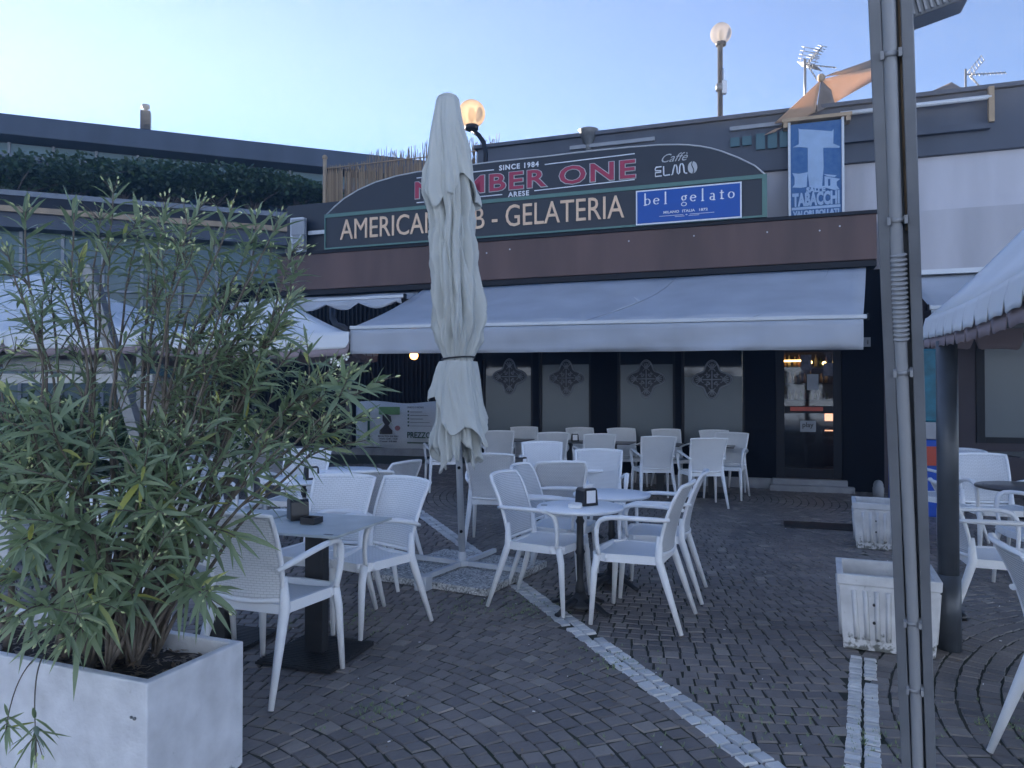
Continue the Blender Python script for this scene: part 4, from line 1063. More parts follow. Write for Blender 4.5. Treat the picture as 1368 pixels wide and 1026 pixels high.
chair(0, 2.42, 11.05, 186, 'armchair against the third window from the left, beside a napkin holder', g2)
chair(0, 3.08, 10.75, 186, 'armchair against the window nearest the entrance door', g2)
chair(0, 2.93, 10.05, 150, 'armchair at the right end of the window tables, turned half towards the door', g2)
g3 = 'armchairs under the left tents'
chair(0, -2.02, 6.9, 178, 'white armchair facing the viewer behind the left round tables', g3)
chair(1, -2.5, 6.55, -95, 'white armchair at the left end of the left round tables, facing right', g3)
chair(0, -3.55, 9.3, 18, 'woven armchair seen from behind in front of the white sloping stair wall', g3)
chair(0, -4.75, 10.0, 200, 'woven armchair at the dark table under the left tent, facing the viewer', g3)
chair(0, -4.9, 8.6, -60, 'woven armchair under the left tent behind the oleander stems', g3)
g4 = 'armchairs under the right tent'
chair(0, 4.2, 6.35, 172, 'woven armchair facing the viewer behind the dark round table on the right', g4)
chair(0, 4.15, 7.15, 100, 'white armchair half hidden behind the dark round tent post', g4)
chair(1, 2.97, 4.48, -108, 'white armchair in profile facing right, beside the dark tent post foot', g4)
chair(1, 2.12, 2.58, -110, 'white armchair cut by the right picture edge, nearest the viewer on the right', g4)
chair(0, 3.78, 5.25, 78, 'white armchair at the right picture edge with its arm by the dark round table', g4)
# ------------------------------------------------------------------ tables
def round_table(x, y, r, label, dark=False, group='white round tables'):
    root = empty('round_table', (x, y, .011), 0, label=label, cat='table', group=group)
    m = MB(); m.lathe([(r - .02, .655), (r - .004, .66), (r, .668), (r, .674), (r - .006, .68), (.001, .6805)], (0, 0, 0), 48); m.build('tabletop', M['table_dark' if dark else 'table_white'], root)
    m = MB(); m.lathe([(.03, .10), (.034, .14), (.02, .2), (.024, .36), (.034, .38), (.024, .40), (.022, .56), (.03, .58), (.02, .6), (.02, .64), (.09, .645), (.09, .654)], (0, 0, 0), 14); m.build('column', M['iron'], root)
    m = MB(); m.lathe([(.11, .03), (.09, .05), (.045, .09), (.03, .12)], (0, 0, 0), 14)
    for k in range(4):
        a = R(45 + 90 * k); c, s = math.cos(a), math.sin(a); m.tube([(c * .05, s * .05, .07), (c * .14, s * .14, .05), (c * .2, s * .2, .02), (c * .23, s * .23, .012)], [.03, .026, .02, .022], 8, flat=.6)
    m.build('foot', M['iron'], root)
    m = MB(); m.box(-.02, .02, -.014, .014, .681, .682); o = m.build('sticker', M['black'], root); o.location = (-(r - .05), .02, 0)
    return root
round_table(.446, 4.82, .285, 'front white round table with napkin holder and black cast foot', group='white round tables')
round_table(.735, 5.43, .285, 'empty white round table just behind the front one')
round_table(.27, 7.25, .29, 'white round table behind the parasol side, left one of the far pair')
round_table(.72, 7.35, .29, 'white round table in the far pair, the right one')
round_table(-1.80, 6.35, .33, 'white round table on the left holding napkin holder and white dish')
round_table(-1.62, 7.1, .36, 'large white round table at the back left, beside two chair backs')
round_table(4.1, 5.85, .36, 'dark round table under the right tent', True, 'dark round tables')
TY = R(-18)
def square_table(x, y, s, label, top, h=.71, plate=.225, col_=.055, yaw=TY, group='grey square tables'):
    root = empty('square_table', (x, y, .011), yaw, label=label, cat='table', group=group)
    m = MB(); m.box(-s, s, -s, s, h - .014, h); m.build('tabletop', M[top], root, bevel=.003)
    m = MB(); m.box(-col_, col_, -col_ * .6, col_ * .6, .02, h - .015); m.build('column', M['iron'], root, bevel=.004)
    m = MB(); m.box(-plate, plate, -plate, plate, .0, .012)
    k = -plate + .01
    while k < plate: m.box(-plate + .005, plate - .005, k, k + .012, .0121, .019); k += .022
    m.build('base_plate', M['iron'], root)
    m = MB(); m.box(-.025, .025, -.008, .008, h + .0005, h + .0015); o = m.build('sticker', M['black'], root); o.location = (s - .06, -s + .03, 0)
    return root
square_table(-1.06, 4.0, .30, 'grey stone topped square table with ashtray beside the front planter chair', 'table_grey')
square_table(-1.66, 4.2, .30, 'grey square table pushed against the left side of its neighbour behind oleander', 'table_grey')
g = 'dark window tables'
for i, (x, y, lb) in enumerate([(-.02, 11.55, 'dark square table in the window row right of the parasol'), (.86, 11.15, 'second dark square table of the window row from the left'), (1.5, 10.9, 'dark square table in front of the column between windows'), (2.12, 10.5, 'dark square table with napkin holder in the window row'), (2.78, 10.2, 'dark square table of the window row nearest the door')]):
    square_table(x, y, .30, lb, 'table_dark', .70, yaw=FYAW, group=g)
square_table(-4.2, 9.75, .38, 'dark square table under the left tent with a napkin holder', 'table_dark', .70, yaw=0, group='dark tent tables')
square_table(6.0, 8.5, .38, 'dark square table far under the right tent', 'table_dark', .72, yaw=0, group='dark tent tables')
# ------------------------------------------------------------------ things on the tables
def napkin_holder(x, y, z, yaw, label):
    root = empty('napkin_holder', (x, y, z), R(yaw), label=label, cat='napkin holder', group='napkin holders on the tables')
    m = MB(); m.prism([(-.06, 0), (.06, 0), (.052, .1), (.04, .115), (-.04, .115), (-.052, .1)], -.05, .05); m.build('holder', M['black'], root, bevel=.004)
    m = MB(); m.box(-.035, .035, -.054, -.0505, .02, .1); m.prism([(-.03, .1151), (.03, .1151), (.045, .14), (-.01, .13)], -.02, .0); m.build('napkins', M['paper'], root)
T_ = .692
napkin_holder(.49, 4.84, T_, 30, 'black napkin holder with white napkins on the front round table')
napkin_holder(-1.20, 4.12, .722, 118, 'dark napkin holder on the grey square table behind oleander leaves')
napkin_holder(-1.72, 6.3, T_, 30, 'black napkin holder on the left white round table')
napkin_holder(.08, 7.2, T_, 60, 'dark napkin holder next to the parasol on the far round table')
napkin_holder(2.12, 10.5, .712, 10, 'black napkin holder on the window table left of the rightmost chairs')
napkin_holder(.95, 11.1, .712, 0, 'small napkin holder on the window table below the dark column')
napkin_holder(-.1, 11.5, .712, 0, 'napkin holder on the window table beside the parasol edge')
napkin_holder(-4.0, 9.6, .712, 20, 'napkin holder on the dark table by the white stair wall')
def dish(x, y, z, r, h, mt, label, cat='ashtray', sq=False):
    m = MB(); n_ = 4 if sq else 20; m.lathe([(r * .85, 0), (r, .004), (r, h), (r * .86, h), (r * .8, h * .4), (.001, h * .35)], (0, 0, 0), n_, not sq)
    o = m.build('ashtray' if cat == 'ashtray' else 'bowl', M[mt], None, (x, y, z)); o.rotation_euler = (0, 0, R(27)); tag(o, label, cat)
dish(-1.085, 3.98, .722, .062, .035, 'black', 'square black ashtray beside the dark napkin holder on the grey table', sq=True)
dish(.405, 4.72, T_, .045, .03, 'paper', 'white ashtray in front of the napkin holder on the front round table')
dish(-1.86, 6.2, T_, .05, .035, 'paper', 'white ashtray on the left white round table')
# ------------------------------------------------------------------ closed parasol
ub = gp(618, 757, .06)
SX = Vector((.905, -.425, 0)).normalized(); SYV = Vector((.425, .905, 0)).normalized(); syaw = math.atan2(SX.y, SX.x)
slab_c = [gp(587.7, 733.6, .06), gp(726.8, 751.3, .06), gp(659.7, 794.7, .06), gp(505.8, 774, .06)]

sc_ = sum(slab_c, Vector()) / 4; e1 = (slab_c[1] - slab_c[0] + slab_c[2] - slab_c[3]) / 2; syaw = math.atan2(e1.y, e1.x); hx = e1.length / 2; hy = (slab_c[0] - slab_c[3]).length / 2

hs = .5
for i, (sx, sy) in enumerate(((-1, -1), (1, -1), (1, 1), (-1, 1))):
    Rm = Matrix.Rotation(syaw, 4, 'Z'); c = Rm @ Vector((sx * .252, sy * .252, 0)) + Vector((ub.x, ub.y, .008))
    m = MB(); m.box(-.249, .249, -.249, .249, 0, .052); o = m.build('paving_slab', M['slab'], None, c, bevel=.006); o.rotation_euler = (0, 0, syaw)
    tag(o, ('left gravel concrete slab weighing down the parasol base', 'front gravel concrete slab of the parasol base, nearest the viewer', 'right gravel concrete slab of the parasol base, behind the chair legs', 'rear gravel concrete slab of the parasol base, behind the pole')[i], 'slab', 'gravel slabs on the parasol base')
root = empty('closed_parasol', (ub.x, ub.y, .062), 0, label='tall closed grey parasol tied with a dark cord on a white pole', cat='parasol')
TOPZ = at(597, 130, ub.y).z - .062
lean = (at(597, 130, ub.y).x - ub.x) / TOPZ

def ax(z): return Vector((lean * z, 0, z))
m = MB(); m.tube([ax(0), ax(TOPZ - .05)], .027, 14); m.build('pole', M['pole_white'], root)
m = MB()
for z in (.28, .78):
    for s in (-1, 1): m.ball(ax(z) + Vector((.0, -.03, 0)), .013)
m.build('bolt', M['dark_metal'], root)
m = MB()
for k in range(4):
    a = syaw + R(0) + k * math.pi / 2; c, s = math.cos(a), math.sin(a); m.bar((c * .05, s * .05, .03), (c * .52, s * .52, .03), .034, .034)
m.build('cross_foot', M['pole_white'], root)
m = MB(); m.box(-.045, .045, -.045, .045, .012, .05); m.tube([ax(.0), ax(.12)], .033, 12); m.build('socket', M['awning_bar'], root)
a = syaw + R(180); m = MB(); m.box(-.05, .05, -.05, .05, -.06, .05); o = m.build('end_cap', M['pole_white'], root, (.54 * math.cos(syaw - math.pi / 2), .54 * math.sin(syaw - math.pi / 2), .0), bevel=.01)
o.rotation_euler = (0, 0, syaw)
import mathutils.noise as mn
def ZP(py): return at(600, py, ub.y).z - .062
def cxy(cpx, z): return (cpx - 618) / FPX * ub.y
# profile rows: py, left px, right px
prof = [(131, 586, 609), (150, 582, 612), (200, 573, 624), (240, 567, 630), (262, 563, 634), (290, 571, 634), (330, 570, 637), (380, 571, 643), (430, 576, 648), (455, 580, 645), (472, 588, 636), (481, 592, 632), (492, 587, 634), (520, 582, 637), (560, 578, 644), (590, 574, 650), (618, 577, 652)]
def prof_at(z):
    zs = [ZP(p[0]) for p in prof]
    for (p0, p1, z0, z1) in zip(prof, prof[1:], zs, zs[1:]):
        if z1 <= z <= z0:
            t = (z0 - z) / (z0 - z1); l = p0[1] + (p1[1] - p0[1]) * t; r_ = p0[2] + (p1[2] - p0[2]) * t; break
    else:
        l, r_ = (prof[0] if z > zs[0] else prof[-1])[1:]
    return (l + r_) / 2, (r_ - l) / 2
def skin(ztop, zbotf, nf, amp, grow, seed, name, na=220, nz=110, sharp=1.0):
    P = []
    for i in range(nz + 1):
        row = []
        for k in range(na):
            th = 2 * math.pi * k / na; zb_ = zbotf(th); z = ztop + (zb_ - ztop) * i / nz
            c, hw = prof_at(z); rr = hw / FPX * ub.y
            tw = .35 * math.sin(z * 1.1 + seed) + .25 * mn.noise(Vector((z * 1.5, seed, 0)))
            ph = nf * (th + tw) + 1.3 * mn.noise(Vector((math.cos(th) * 1.6, math.sin(th) * 1.6, z * .9 + seed)))
            f = (1 - 2 * (abs(((ph / (2 * math.pi)) % 1) - .5) * 2) ** .7) * .6 + .25 * math.sin(ph * .5 + z * 3) + .25 * (1 - 4 * abs(((ph * 2.37 / (2 * math.pi) + z * .8) % 1) - .5))
            q_ = Vector((math.cos(th + z * .7) * 2.2, math.sin(th + z * .7) * 2.2, z * 1.6 + seed * 3)); f2 = (1 - 2.4 * abs(mn.noise(q_))) * .6 + mn.noise(q_ * 2.6) * .5
            top = min(1, (ZP(131) - z) / .45); tie = min(1, abs(z - ZP(481)) / .16)
            A = amp * (.25 + .75 * top) * (.45 + .55 * tie)
            r_ = rr * (1 - A * .75 + A * f * .75 + f2 * .24 * top * tie) + grow
            r_ = max(.04, r_) + (grow * .7 * (i / nz) ** 2)
            row.append((cxy(c, z) + r_ * math.cos(th), r_ * .92 * math.sin(th), z))
        P.append(row)
    m = MB(); m.grid(P, close=True); o = m.build(name, M['umbrella'], root); so_ = o.modifiers.new('t', 'SOLIDIFY'); so_.thickness = .003
    return o
def hem_main(th): return ZP(608) + .07 * math.sin(4 * th + .6) + .05 * math.sin(9 * th) + .03 * math.sin(17 * th)
skin(ZP(131), hem_main, 11, .34, 0, 1.0, 'canopy', 260, 150)
def hem_vent(th): return ZP(262) + .10 * math.sin(3 * th + 4.2) + .05 * math.sin(7 * th + 1)
skin(ZP(133), hem_vent, 8, .24, .02, 4.0, 'vent_flap', 200, 50)
def hem_sk(th): return ZP(548) + .22 * math.sin(th + 2.3 + math.pi) + .07 * math.sin(5 * th + 1)
skin(ZP(483), hem_sk, 6, .26, .034, 7.0, 'skirt_fold', 200, 50)
m = MB(); c, hw = prof_at(ZP(131)); rt_ = hw / FPX * ub.y
m.lathe([(rt_ + .012, -.015), (rt_ + .012, .006), (rt_ * .8, .022), (rt_ * .5, .03), (.01, .032)], (cxy(c, 0), 0, ZP(131)), 20); m.build('top_cap', M['umbrella'], root)
m = MB(); c, hw = prof_at(ZP(481)); rr = hw / FPX * ub.y * 1.06 + .004
m.tube([(cxy(c, 0) + rr * math.cos(t * .2618), rr * .95 * math.sin(t * .2618), ZP(479) + .012 * math.cos(t * .2618 + .6)) for t in range(25)], .007, 6); m.build('tie_cord', M['black'], root)
# ------------------------------------------------------------------ trough planters on the right
def trough(c, yaw, wx_, wy_, h, label):
    root = empty('trough_planter', (c[0], c[1], .010), yaw, label=label, cat='planter', group='ribbed white trough planters')
    t = .90; m = MB(); th = .035
    def ring(k, z, ins=0): return [(sx * (wx_ / 2 * k - ins), sy * (wy_ / 2 * k - ins), z) for sx, sy in ((-1, -1), (1, -1), (1, 1), (-1, 1))]
    rings = [ring(t, 0), ring(.985, h * .86), ring(1.02, h * .87), ring(1.03, h), ring(1.03, h, th), ring(.98, h * .6, th)]
    ids = [[m.vert(p) for p in r_] for r_ in rings]
    for a, b_ in zip(ids, ids[1:]):
        for i in range(4): j = (i + 1) % 4; m.face((a[i], a[j], b_[j], b_[i]))
    m.face(ids[0][::-1]); m.build('trough', M['planter_dirty'], root, bevel=.008)
    m = MB(); q = ring(.98, h * .62, th); m.poly(q); m.build('soil', M['soil'], root)
    m = MB()
    for face in range(4):
        L = wx_ if face % 2 == 0 else wy_; D_ = wy_ if face % 2 == 0 else wx_; Rz = Matrix.Rotation(face * math.pi / 2, 4, 'Z'); n_ = 7
        for k in range(n_):
            s = (k - (n_ - 1) / 2) / n_ * L * .8
            a = Rz @ Vector((s * t, -D_ / 2 * (t + .012) - .002, .06)); b_ = Rz @ Vector((s, -D_ / 2 * .975 - .002, h * .8)); m.tube([a, b_], .014, 6)
    m.build('rib', M['planter_dirty'], root)
    m = MB()
    for z in (h * .38, h * .62):
        m.ball((-.07, -wy_ / 2 * (t + (z / h) * .09) - .004, z), .009)
    m.build('hole', M['black'], root)
    return root
def dirty(name='planter_dirty', c=(.68, .68, .68), zr=.13, a=.54, b0=.24):
    m = mat(name, c, .75, var=.2, vs=9, bump=.3, bs=60); n = m.node_tree; b = n.nodes['Principled BSDF']
    tc = n.nodes.new('ShaderNodeTexCoord'); sx = n.nodes.new('ShaderNodeSeparateXYZ'); n.links.new(tc.outputs['Object'], sx.inputs[0])
    ns = n.nodes.new('ShaderNodeTexNoise'); ns.inputs['Scale'].default_value = 38; ns.inputs['Detail'].default_value = 6; n.links.new(tc.outputs['Object'], ns.inputs['Vector'])
    mr = n.nodes.new('ShaderNodeMapRange'); mr.inputs[1].default_value = 0; mr.inputs[2].default_value = zr; mr.inputs[3].default_value = a; mr.inputs[4].default_value = b0
    n.links.new(sx.outputs[2], mr.inputs[0]); lt_ = n.nodes.new('ShaderNodeMath'); lt_.operation = 'SUBTRACT'; n.links.new(mr.outputs[0], lt_.inputs[0]); n.links.new(ns.outputs['Fac'], lt_.inputs[1])
    cl = n.nodes.new('ShaderNodeMapRange'); cl.inputs[1].default_value = -.08; cl.inputs[2].default_value = .06; n.links.new(lt_.outputs[0], cl.inputs[0])
    mx = n.nodes.new('ShaderNodeMixRGB'); mx.inputs[2].default_value = (.16, .165, .15, 1); n.links.new(cl.outputs[0], mx.inputs[0])
    src = b.inputs['Base Color'].links[0].from_socket; n.links.new(src, mx.inputs[1]); n.links.new(mx.outputs[0], b.inputs['Base Color']); return m
M['planter_dirty'] = dirty()
trough((2.13, 4.20), R(-23), .50, .44, .415, 'stained white ribbed trough planter in the foreground beside the grey post')
trough((3.46, 6.85), R(-24), .52, .46, .42, 'stained white ribbed trough planter further back, before the entrance')
trough((-3.25, 7.0), R(10), .7, .45, .40, 'white trough planter on the left behind the oleander stems')
trough((-4.5, 6.2), R(10), .7, .45, .40, 'white trough planter at the far left behind the big oleander')
# small grey bin by the door
q = fw(fx(1172, 655, .4)[0], .5, 0); m = MB(); m.lathe([(.07, 0), (.075, .13), (.065, .15), (.065, .18), (.045, .225), (.015, .24)], (0, 0, 0), 16)
o = m.build('bin', M['conduit'], None, q); tag(o, 'small grey domed bin on the ground right of the entrance door', 'bin')
m = MB(); m.box(-.36, .36, -.2, .2, 0, .008); q = gp(1095, 704, 0); o = m.build('door_mat', M['iron'], None, (q.x, q.y, .011)); o.rotation_euler = (0, 0, FYAW); tag(o, 'dark door mat on the paving in front of the entrance', 'mat')
# ------------------------------------------------------------------ big grey post
PB, PT = at(1227.5, 1026, 2.40), at(1189.5, 0, 1.80)
dirp = (PT - PB).normalized(); P0 = PB - dirp * (PB.z / dirp.z); P1 = PT + dirp * .9
post = empty('grey_post', P0, 0, label='tall leaning grey steel post with a pale cable conduit in the right foreground', cat='post')
L = (P1 - P0).length
# local frame: z along the post, x to the right, y away
zx = dirp; yy = Vector((P0.x * 1.0, P0.y, 0)).normalized(); yy = (yy - zx * yy.dot(zx)).normalized(); xx = yy.cross(zx)
post.matrix_world = Matrix.Translation(P0) @ Matrix((xx, yy, zx)).transposed().to_4x4()
yaws = 0
m = MB(); m.box(-.049, -.021, -.02, .08, 0, L); m.box(.021, .049, -.02, .08, 0, L); m.box(-.021, .021, .03, .08, 0, L); m.build('profile', M['post_grey'], post, bevel=.003)
m = MB(); hs_ = [k * .1 for k in range(int(L / .1))]
m.tube([(-.004 + .003 * math.sin(h * 2.4), -.012, h) for h in hs_], .0165, 12); m.build('conduit', M['conduit'], post)
def hpost(py):
    p = at(1205, py, 2.1); t0 = 0
    best = min(((abs((ray_y(P0 + dirp * (L * k / 400))) - py)), L * k / 400) for k in range(400)); return best[1]
def ray_y(p):
    v = p - Vector((0, 0, EYE)); d = v.y * math.cos(PITCH) + v.z * math.sin(PITCH); u = -v.y * math.sin(PITCH) + v.z * math.cos(PITCH); return 513 - u / d * FPX
m = MB(); h0, h1 = hpost(452), hpost(340); n_ = 19
for k in range(n_):
    h = h0 + (h1 - h0) * k / (n_ - 1); m.lathe([(.0175, h - .0045), (.0215, h - .0015), (.0215, h + .0015), (.0175, h + .0045)], (-.004, -.012, 0), 14)
m.build('corrugated_sleeve', M['conduit'], post)
for py in (70, 292, 495, 828, 915):
    h = hpost(py); m = MB(); m.box(-.026, -.018, -.034, -.0, h - .01, h + .01); m.box(.014, .022, -.034, -.0, h - .01, h + .01); m.lathe([(.0185, h - .006), (.0185, h + .006)], (-.004, -.012, 0), 12); m.build('pipe_clip', M['conduit'], post)
m = MB(); ha = hpost(310); m.tube([(.0185, .012, h) for h in (ha, ha + .4, ha + .9, L - .05)], .0035, 6); m.build('cable', M['tan'], post)
# finned floodlight at the top
fl = empty('floodlight', at(1250, 22, 1.85), R(4), label='grey finned floodlight fixed at the top right of the grey post', cat='floodlight')
m = MB(); m.box(-.062, .068, -.05, .05, .0, .12); m.build('housing', M['post_grey'], fl, bevel=.006)
m = MB()
for k in range(9): m.box(-.058 + k * .0135, -.053 + k * .0135, -.058, -.0501, .006, .11)
m.build('fins', M['conduit'], fl); fl.rotation_euler = (R(4), R(-13), R(-22))
m = MB(); m.box(-.09, -.065, .0, .04, .03, .08); m.build('bracket', M['galv'], fl)
# dark round tent post
tp = gp(1268, 868); m = MB(); m.tube([(0, 0, 0), (0, 0, .42)], .062, 20); m.tube([(0, 0, .42), (0, 0, 1.72)], .054, 20); o = m.build('tent_post', M['post_dark'], None, tp); tag(o, 'thick dark round steel post carrying the corner of the right tent', 'post')
tb = MB(); tb.lathe([(.001, 0), (.045, .002), (.04, .035), (.015, .05)], (0, 0, 0), 10); o = tb.build('stone', M['black'], None, gp(1283, 828)); tag(o, 'small black lump on the paving beside the dark post foot', 'stone')
# blue vending machine
q = gp(1245, 692); vm = empty('vending_machine', (q.x, q.y + .25, 0), R(-19), label='blue vending machine with teal upper part between the two right posts', cat='vending machine')
M['vm_blue'] = mat('vm_blue', (.004, .07, .42), .35, var=.15); M['vm_teal'] = mat('vm_teal', (.01, .14, .20), .35, var=.4, vs=9)
m = MB(); m.box(-.3, .3, -.2, .25, 0, .9); m.build('lower_cabinet', M['vm_blue'], vm, bevel=.02)
m = MB(); m.box(-.3, .3, -.2, .25, 1.101, 1.95); m.build('upper_cabinet', M['vm_teal'], vm, bevel=.02)
m = MB(); m.box(-.29, .29, -.22, .24, .901, 1.10); m.build('coin_panel', M['conduit'], vm, bevel=.01)
m = MB(); m.box(-.22, .2, -.225, -.201, .6, .82); m.box(-.2, -.06, -.226, -.2025, .3, .5); m.build('dispenser_slot', M['redbar'], vm)
m = MB(); m.box(-.28, -.12, -.215, -.201, 1.6, 1.8); m.build('yellow_label', mat('vm_yellow', (.5, .42, .05), .5), vm)
# ------------------------------------------------------------------ tents
def tent(corners, eave, peak, drop, label, post_idx=(), sc_n=9, curve=.35, flap=.10):
    """corners: four ground points in order"""
    c0 = sum((Vector(c) for c in corners), Vector()) / 4; root = empty('tent', c0, 0, label=label, cat='tent', group='white gazebo tents')
    C = [Vector((c[0] - c0.x, c[1] - c0.y, eave)) for c in corners]; pk = Vector((0, 0, peak)); m = MB()
    N = 14
    for i in range(4):
        A, B = C[i], C[(i + 1) % 4]; P = []
        for a in range(N + 1):
            t = a / N; row = []
            for b_ in range(N + 1):
                s = b_ / N; e = A.lerp(B, s); p = e.lerp(Vector((0, 0, eave)), t); tt = t ** (1 + curve)
                p.z = eave + (peak - eave) * tt - .05 * math.sin(math.pi * s) * (1 - t) - .02 * math.sin(math.pi * s) * math.sin(math.pi * t); row.append(p)
            P.append(row)
        m.grid(P)
    o = m.build('roof', M['tent'], root); o.modifiers.new('t', 'SOLIDIFY').thickness = .004
    for i in range(4):
        A, B = C[i], C[(i + 1) % 4]; n_ = sc_n; L = (B - A).length; per = L / n_; d = (B - A).normalized(); outv = Vector((d.y, -d.x, 0))
        if outv.dot((A + B) / 2) < 0: outv = -outv
        for layer, (mt, ex, dz, nm) in enumerate((('tent', .012, drop, 'valance'), ('tent_edge', .002, drop + flap, 'valance_edge'))):
            m = MB()
            for k in range(n_):
                P = []; sg_ = 14; cur = random.uniform(-.006, .012)
                for r_ in range(6):
                    t = r_ / 5; row = []
                    for j in range(sg_ + 1):
                        s = j / sg_; e = A + d * (per * (k + s)); sag = -.05 * math.sin(math.pi * ((k + s) / n_))
                        edge = min(s, 1 - s) / .10; notch = (1 - min(1, edge)) ** 1.5 * min(.11, drop * .42)
                        z = sag - (dz - notch - .012 * math.sin(s * math.pi)) * t
                        row.append(e + outv * (ex + .02 * t + cur * t * math.sin(s * math.pi) ) + Vector((0, 0, z)) + d * ((.5 - s) * .010 * t))
                    P.append(row)
                m.grid(P)
            o = m.build(nm, M[mt], root); o.modifiers.new('t', 'SOLIDIFY').thickness = .003
    m = MB()
    for i in range(4): A, B = C[i] * .985, C[(i + 1) % 4] * .985; A.z = B.z = eave - .06; m.bar(A, B, .04)
    for c in C: m.bar(c * .98 - Vector((0, 0, eave * -.0)), Vector((0, 0, peak - .1)), .03) if False else None
    m.build('frame_rail', M['galv'], root)
    for i in post_idx:
        m = MB(); c = C[i] * .985; m.bar((c.x, c.y, 0), (c.x, c.y, eave - .05), .07); m.build('leg', M['galv'], root, bevel=.004)
    return root
tent([(-10.9, 10.2, 0), (-5.15, 10.2, 0), (-5.15, 14.8, 0), (-10.9, 14.8, 0)], 2.32, 3.5, .24, 'large white tent at the left picture edge behind the oleander', (1, 2), 6, .08)
tent([(-5.0, 10.3, 0), (-2.28, 10.3, 0), (-2.28, 12.3, 0), (-5.0, 12.3, 0)], 2.30, 2.95, .24, 'white tent with pointed roof between oleander and wide awning', (), 4)
A = Vector((2.62, 4.62, 0)); AB = Vector((-.371, -.928, 0)); PR = Vector((.928, -.371, 0)); S_ = 3.6
tent([A + AB * S_, A, A + PR * S_, A + PR * S_ + AB * S_], 1.90, 4.1, .14, 'near white tent with scalloped flaps at the right picture edge', (), 14, .1, .055)
# leaning pole behind the oleander
a, b_ = at(118, 355, 6.2), at(190, 605, 6.2); d = (b_ - a).normalized(); b2 = a + d * ((0 - a.z) / d.z); m = MB(); m.bar(a - b2, Vector((0, 0, 0)), .11, .09); o = m.build('leaning_pole', M['galv'], None, b2, bevel=.005); tag(o, 'slanting square galvanised pole behind the oleander stems on the left', 'pole')
a, b_ = at(192, 480, 8.5), at(192, 640, 8.5)
# white stair wall
sw = empty('stair_wall', at(300, 600, 13.3), 0, label='white sloping stair side wall in the dark passage left of the banner', cat='wall'); s0 = at(300, 600, 13.3)
pts = [at(px, py, 13.3) - s0 for px, py in ((195, 500), (236, 508), (352, 596), (392, 640), (392, 655), (195, 655))]
m = MB(); m.prism([(p.x, p.z) for p in pts], 0, .35); m.build('wall', M['render_white'], sw)
m = MB(); a, b_ = pts[1], pts[3]; m.bar(a + Vector((0, .17, .03)), b_ + Vector((0, .17, .03)), .42, .05); m.build('coping', M['white_paint'], sw)
# folded white rolls / counter under the left tent
rl = empty('folded_awning', at(90, 487, 11.0), 0, label='folded white awning roll resting on a white beam under the left tent', cat='awning roll')
m = MB(); m.tube([(-.9, 0, .06), (.9, 0, .02)], .1, 12); m.build('cloth_roll', M['tent'], rl); m = MB(); m.box(-1.6, 1.3, -.05, .05, -.22, -.08); m.box(-1.5, -1.4, -.04, .04, -1.75, -.221); m.box(1.1, 1.2, -.04, .04, -1.75, -.221); m.build('beam', M['awning_bar'], rl)
rl.location.z = 1.81
clump('box_hedge', (-5.2, 8.6, .74), 1.5, .3, .74, 8000, .085, 'leaf_dark', 'clipped green hedge with small red flowers behind the oleander', 'hedge')
clump('box_hedge', (-7.4, 8.9, .74), 1.4, .3, .74, 6000, .085, 'leaf_dark', 'green hedge at the far left edge under the white tent', 'hedge')
# ------------------------------------------------------------------ big white planter and oleander
C0 = gp(196.3, 912.5, .48); C1 = gp(325.6, 855.5, .48); e = (C1 - C0); e.z = 0; ey = e.normalized(); exl = Vector((-ey.y, ey.x, 0)); PYAW = math.atan2(-exl.y, -exl.x)
PL, PW, PH = 1.35, e.length, .48

big = empty('white_planter', (C0.x, C0.y, .008), PYAW, label='large white square-edged planter holding the oleander in the near left corner', cat='planter')
# local: x from -PL to 0, y from 0 to PW
m = MB(); t = .035
def rc(a, z): return [(-PL + a, a, z), (-a, a, z), (-a, PW - a, z), (-PL + a, PW - a, z)]
rings = [rc(0, 0), rc(0, PH - .01), rc(t, PH - .01), rc(t, PH - .12)]; ids = [[m.vert(p) for p in r_] for r_ in rings]
for a, b_ in zip(ids, ids[1:]):
    for i in range(4): j = (i + 1) % 4; m.face((a[i], a[j], b_[j], b_[i]))
m.face(ids[0][::-1]); M['planter_worn'] = dirty('planter_worn', (.66, .67, .70), .09, .46, .22); m.build('box', M['planter_worn'], big, bevel=.006)
P = [[(-PL + t + (PL - 2 * t) * i / 30, t + (PW - 2 * t) * j / 12, PH - .075 + .018 * mn.noise(Vector((i * .4, j * .5, 0)))) for i in range(31)] for j in range(13)]
m = MB(); m.grid(P); m.build('soil', M['soil'], big)
m = MB()
for _ in range(700):
    x, y = random.uniform(-PL + t, -t), random.uniform(t, PW - t); a = random.uniform(0, 6.28); l = random.uniform(.02, .07); wd = random.uniform(.003, .009); z = PH - .072 + random.uniform(0, .022); u = Vector((math.cos(a) * l, math.sin(a) * l, random.uniform(-.012, .012))); v = Vector((-math.sin(a), math.cos(a), random.uniform(-.4, .4))) * wd
    p = Vector((x, y, z)); q = p + u
    if q.x > -t or q.y > PW - t or q.y < t: continue
    m.poly([p, p + u * .5 + v, q, p + u * .5 - v])
tag(m.build('mulch', M['mulch'], big), kind='stuff')
m = MB(); m.ball((-.05, -.003, PH - .13), .006); m.ball((-.065, -.003, PH - .128), .005); m.build('bolt', M['galv'], big)

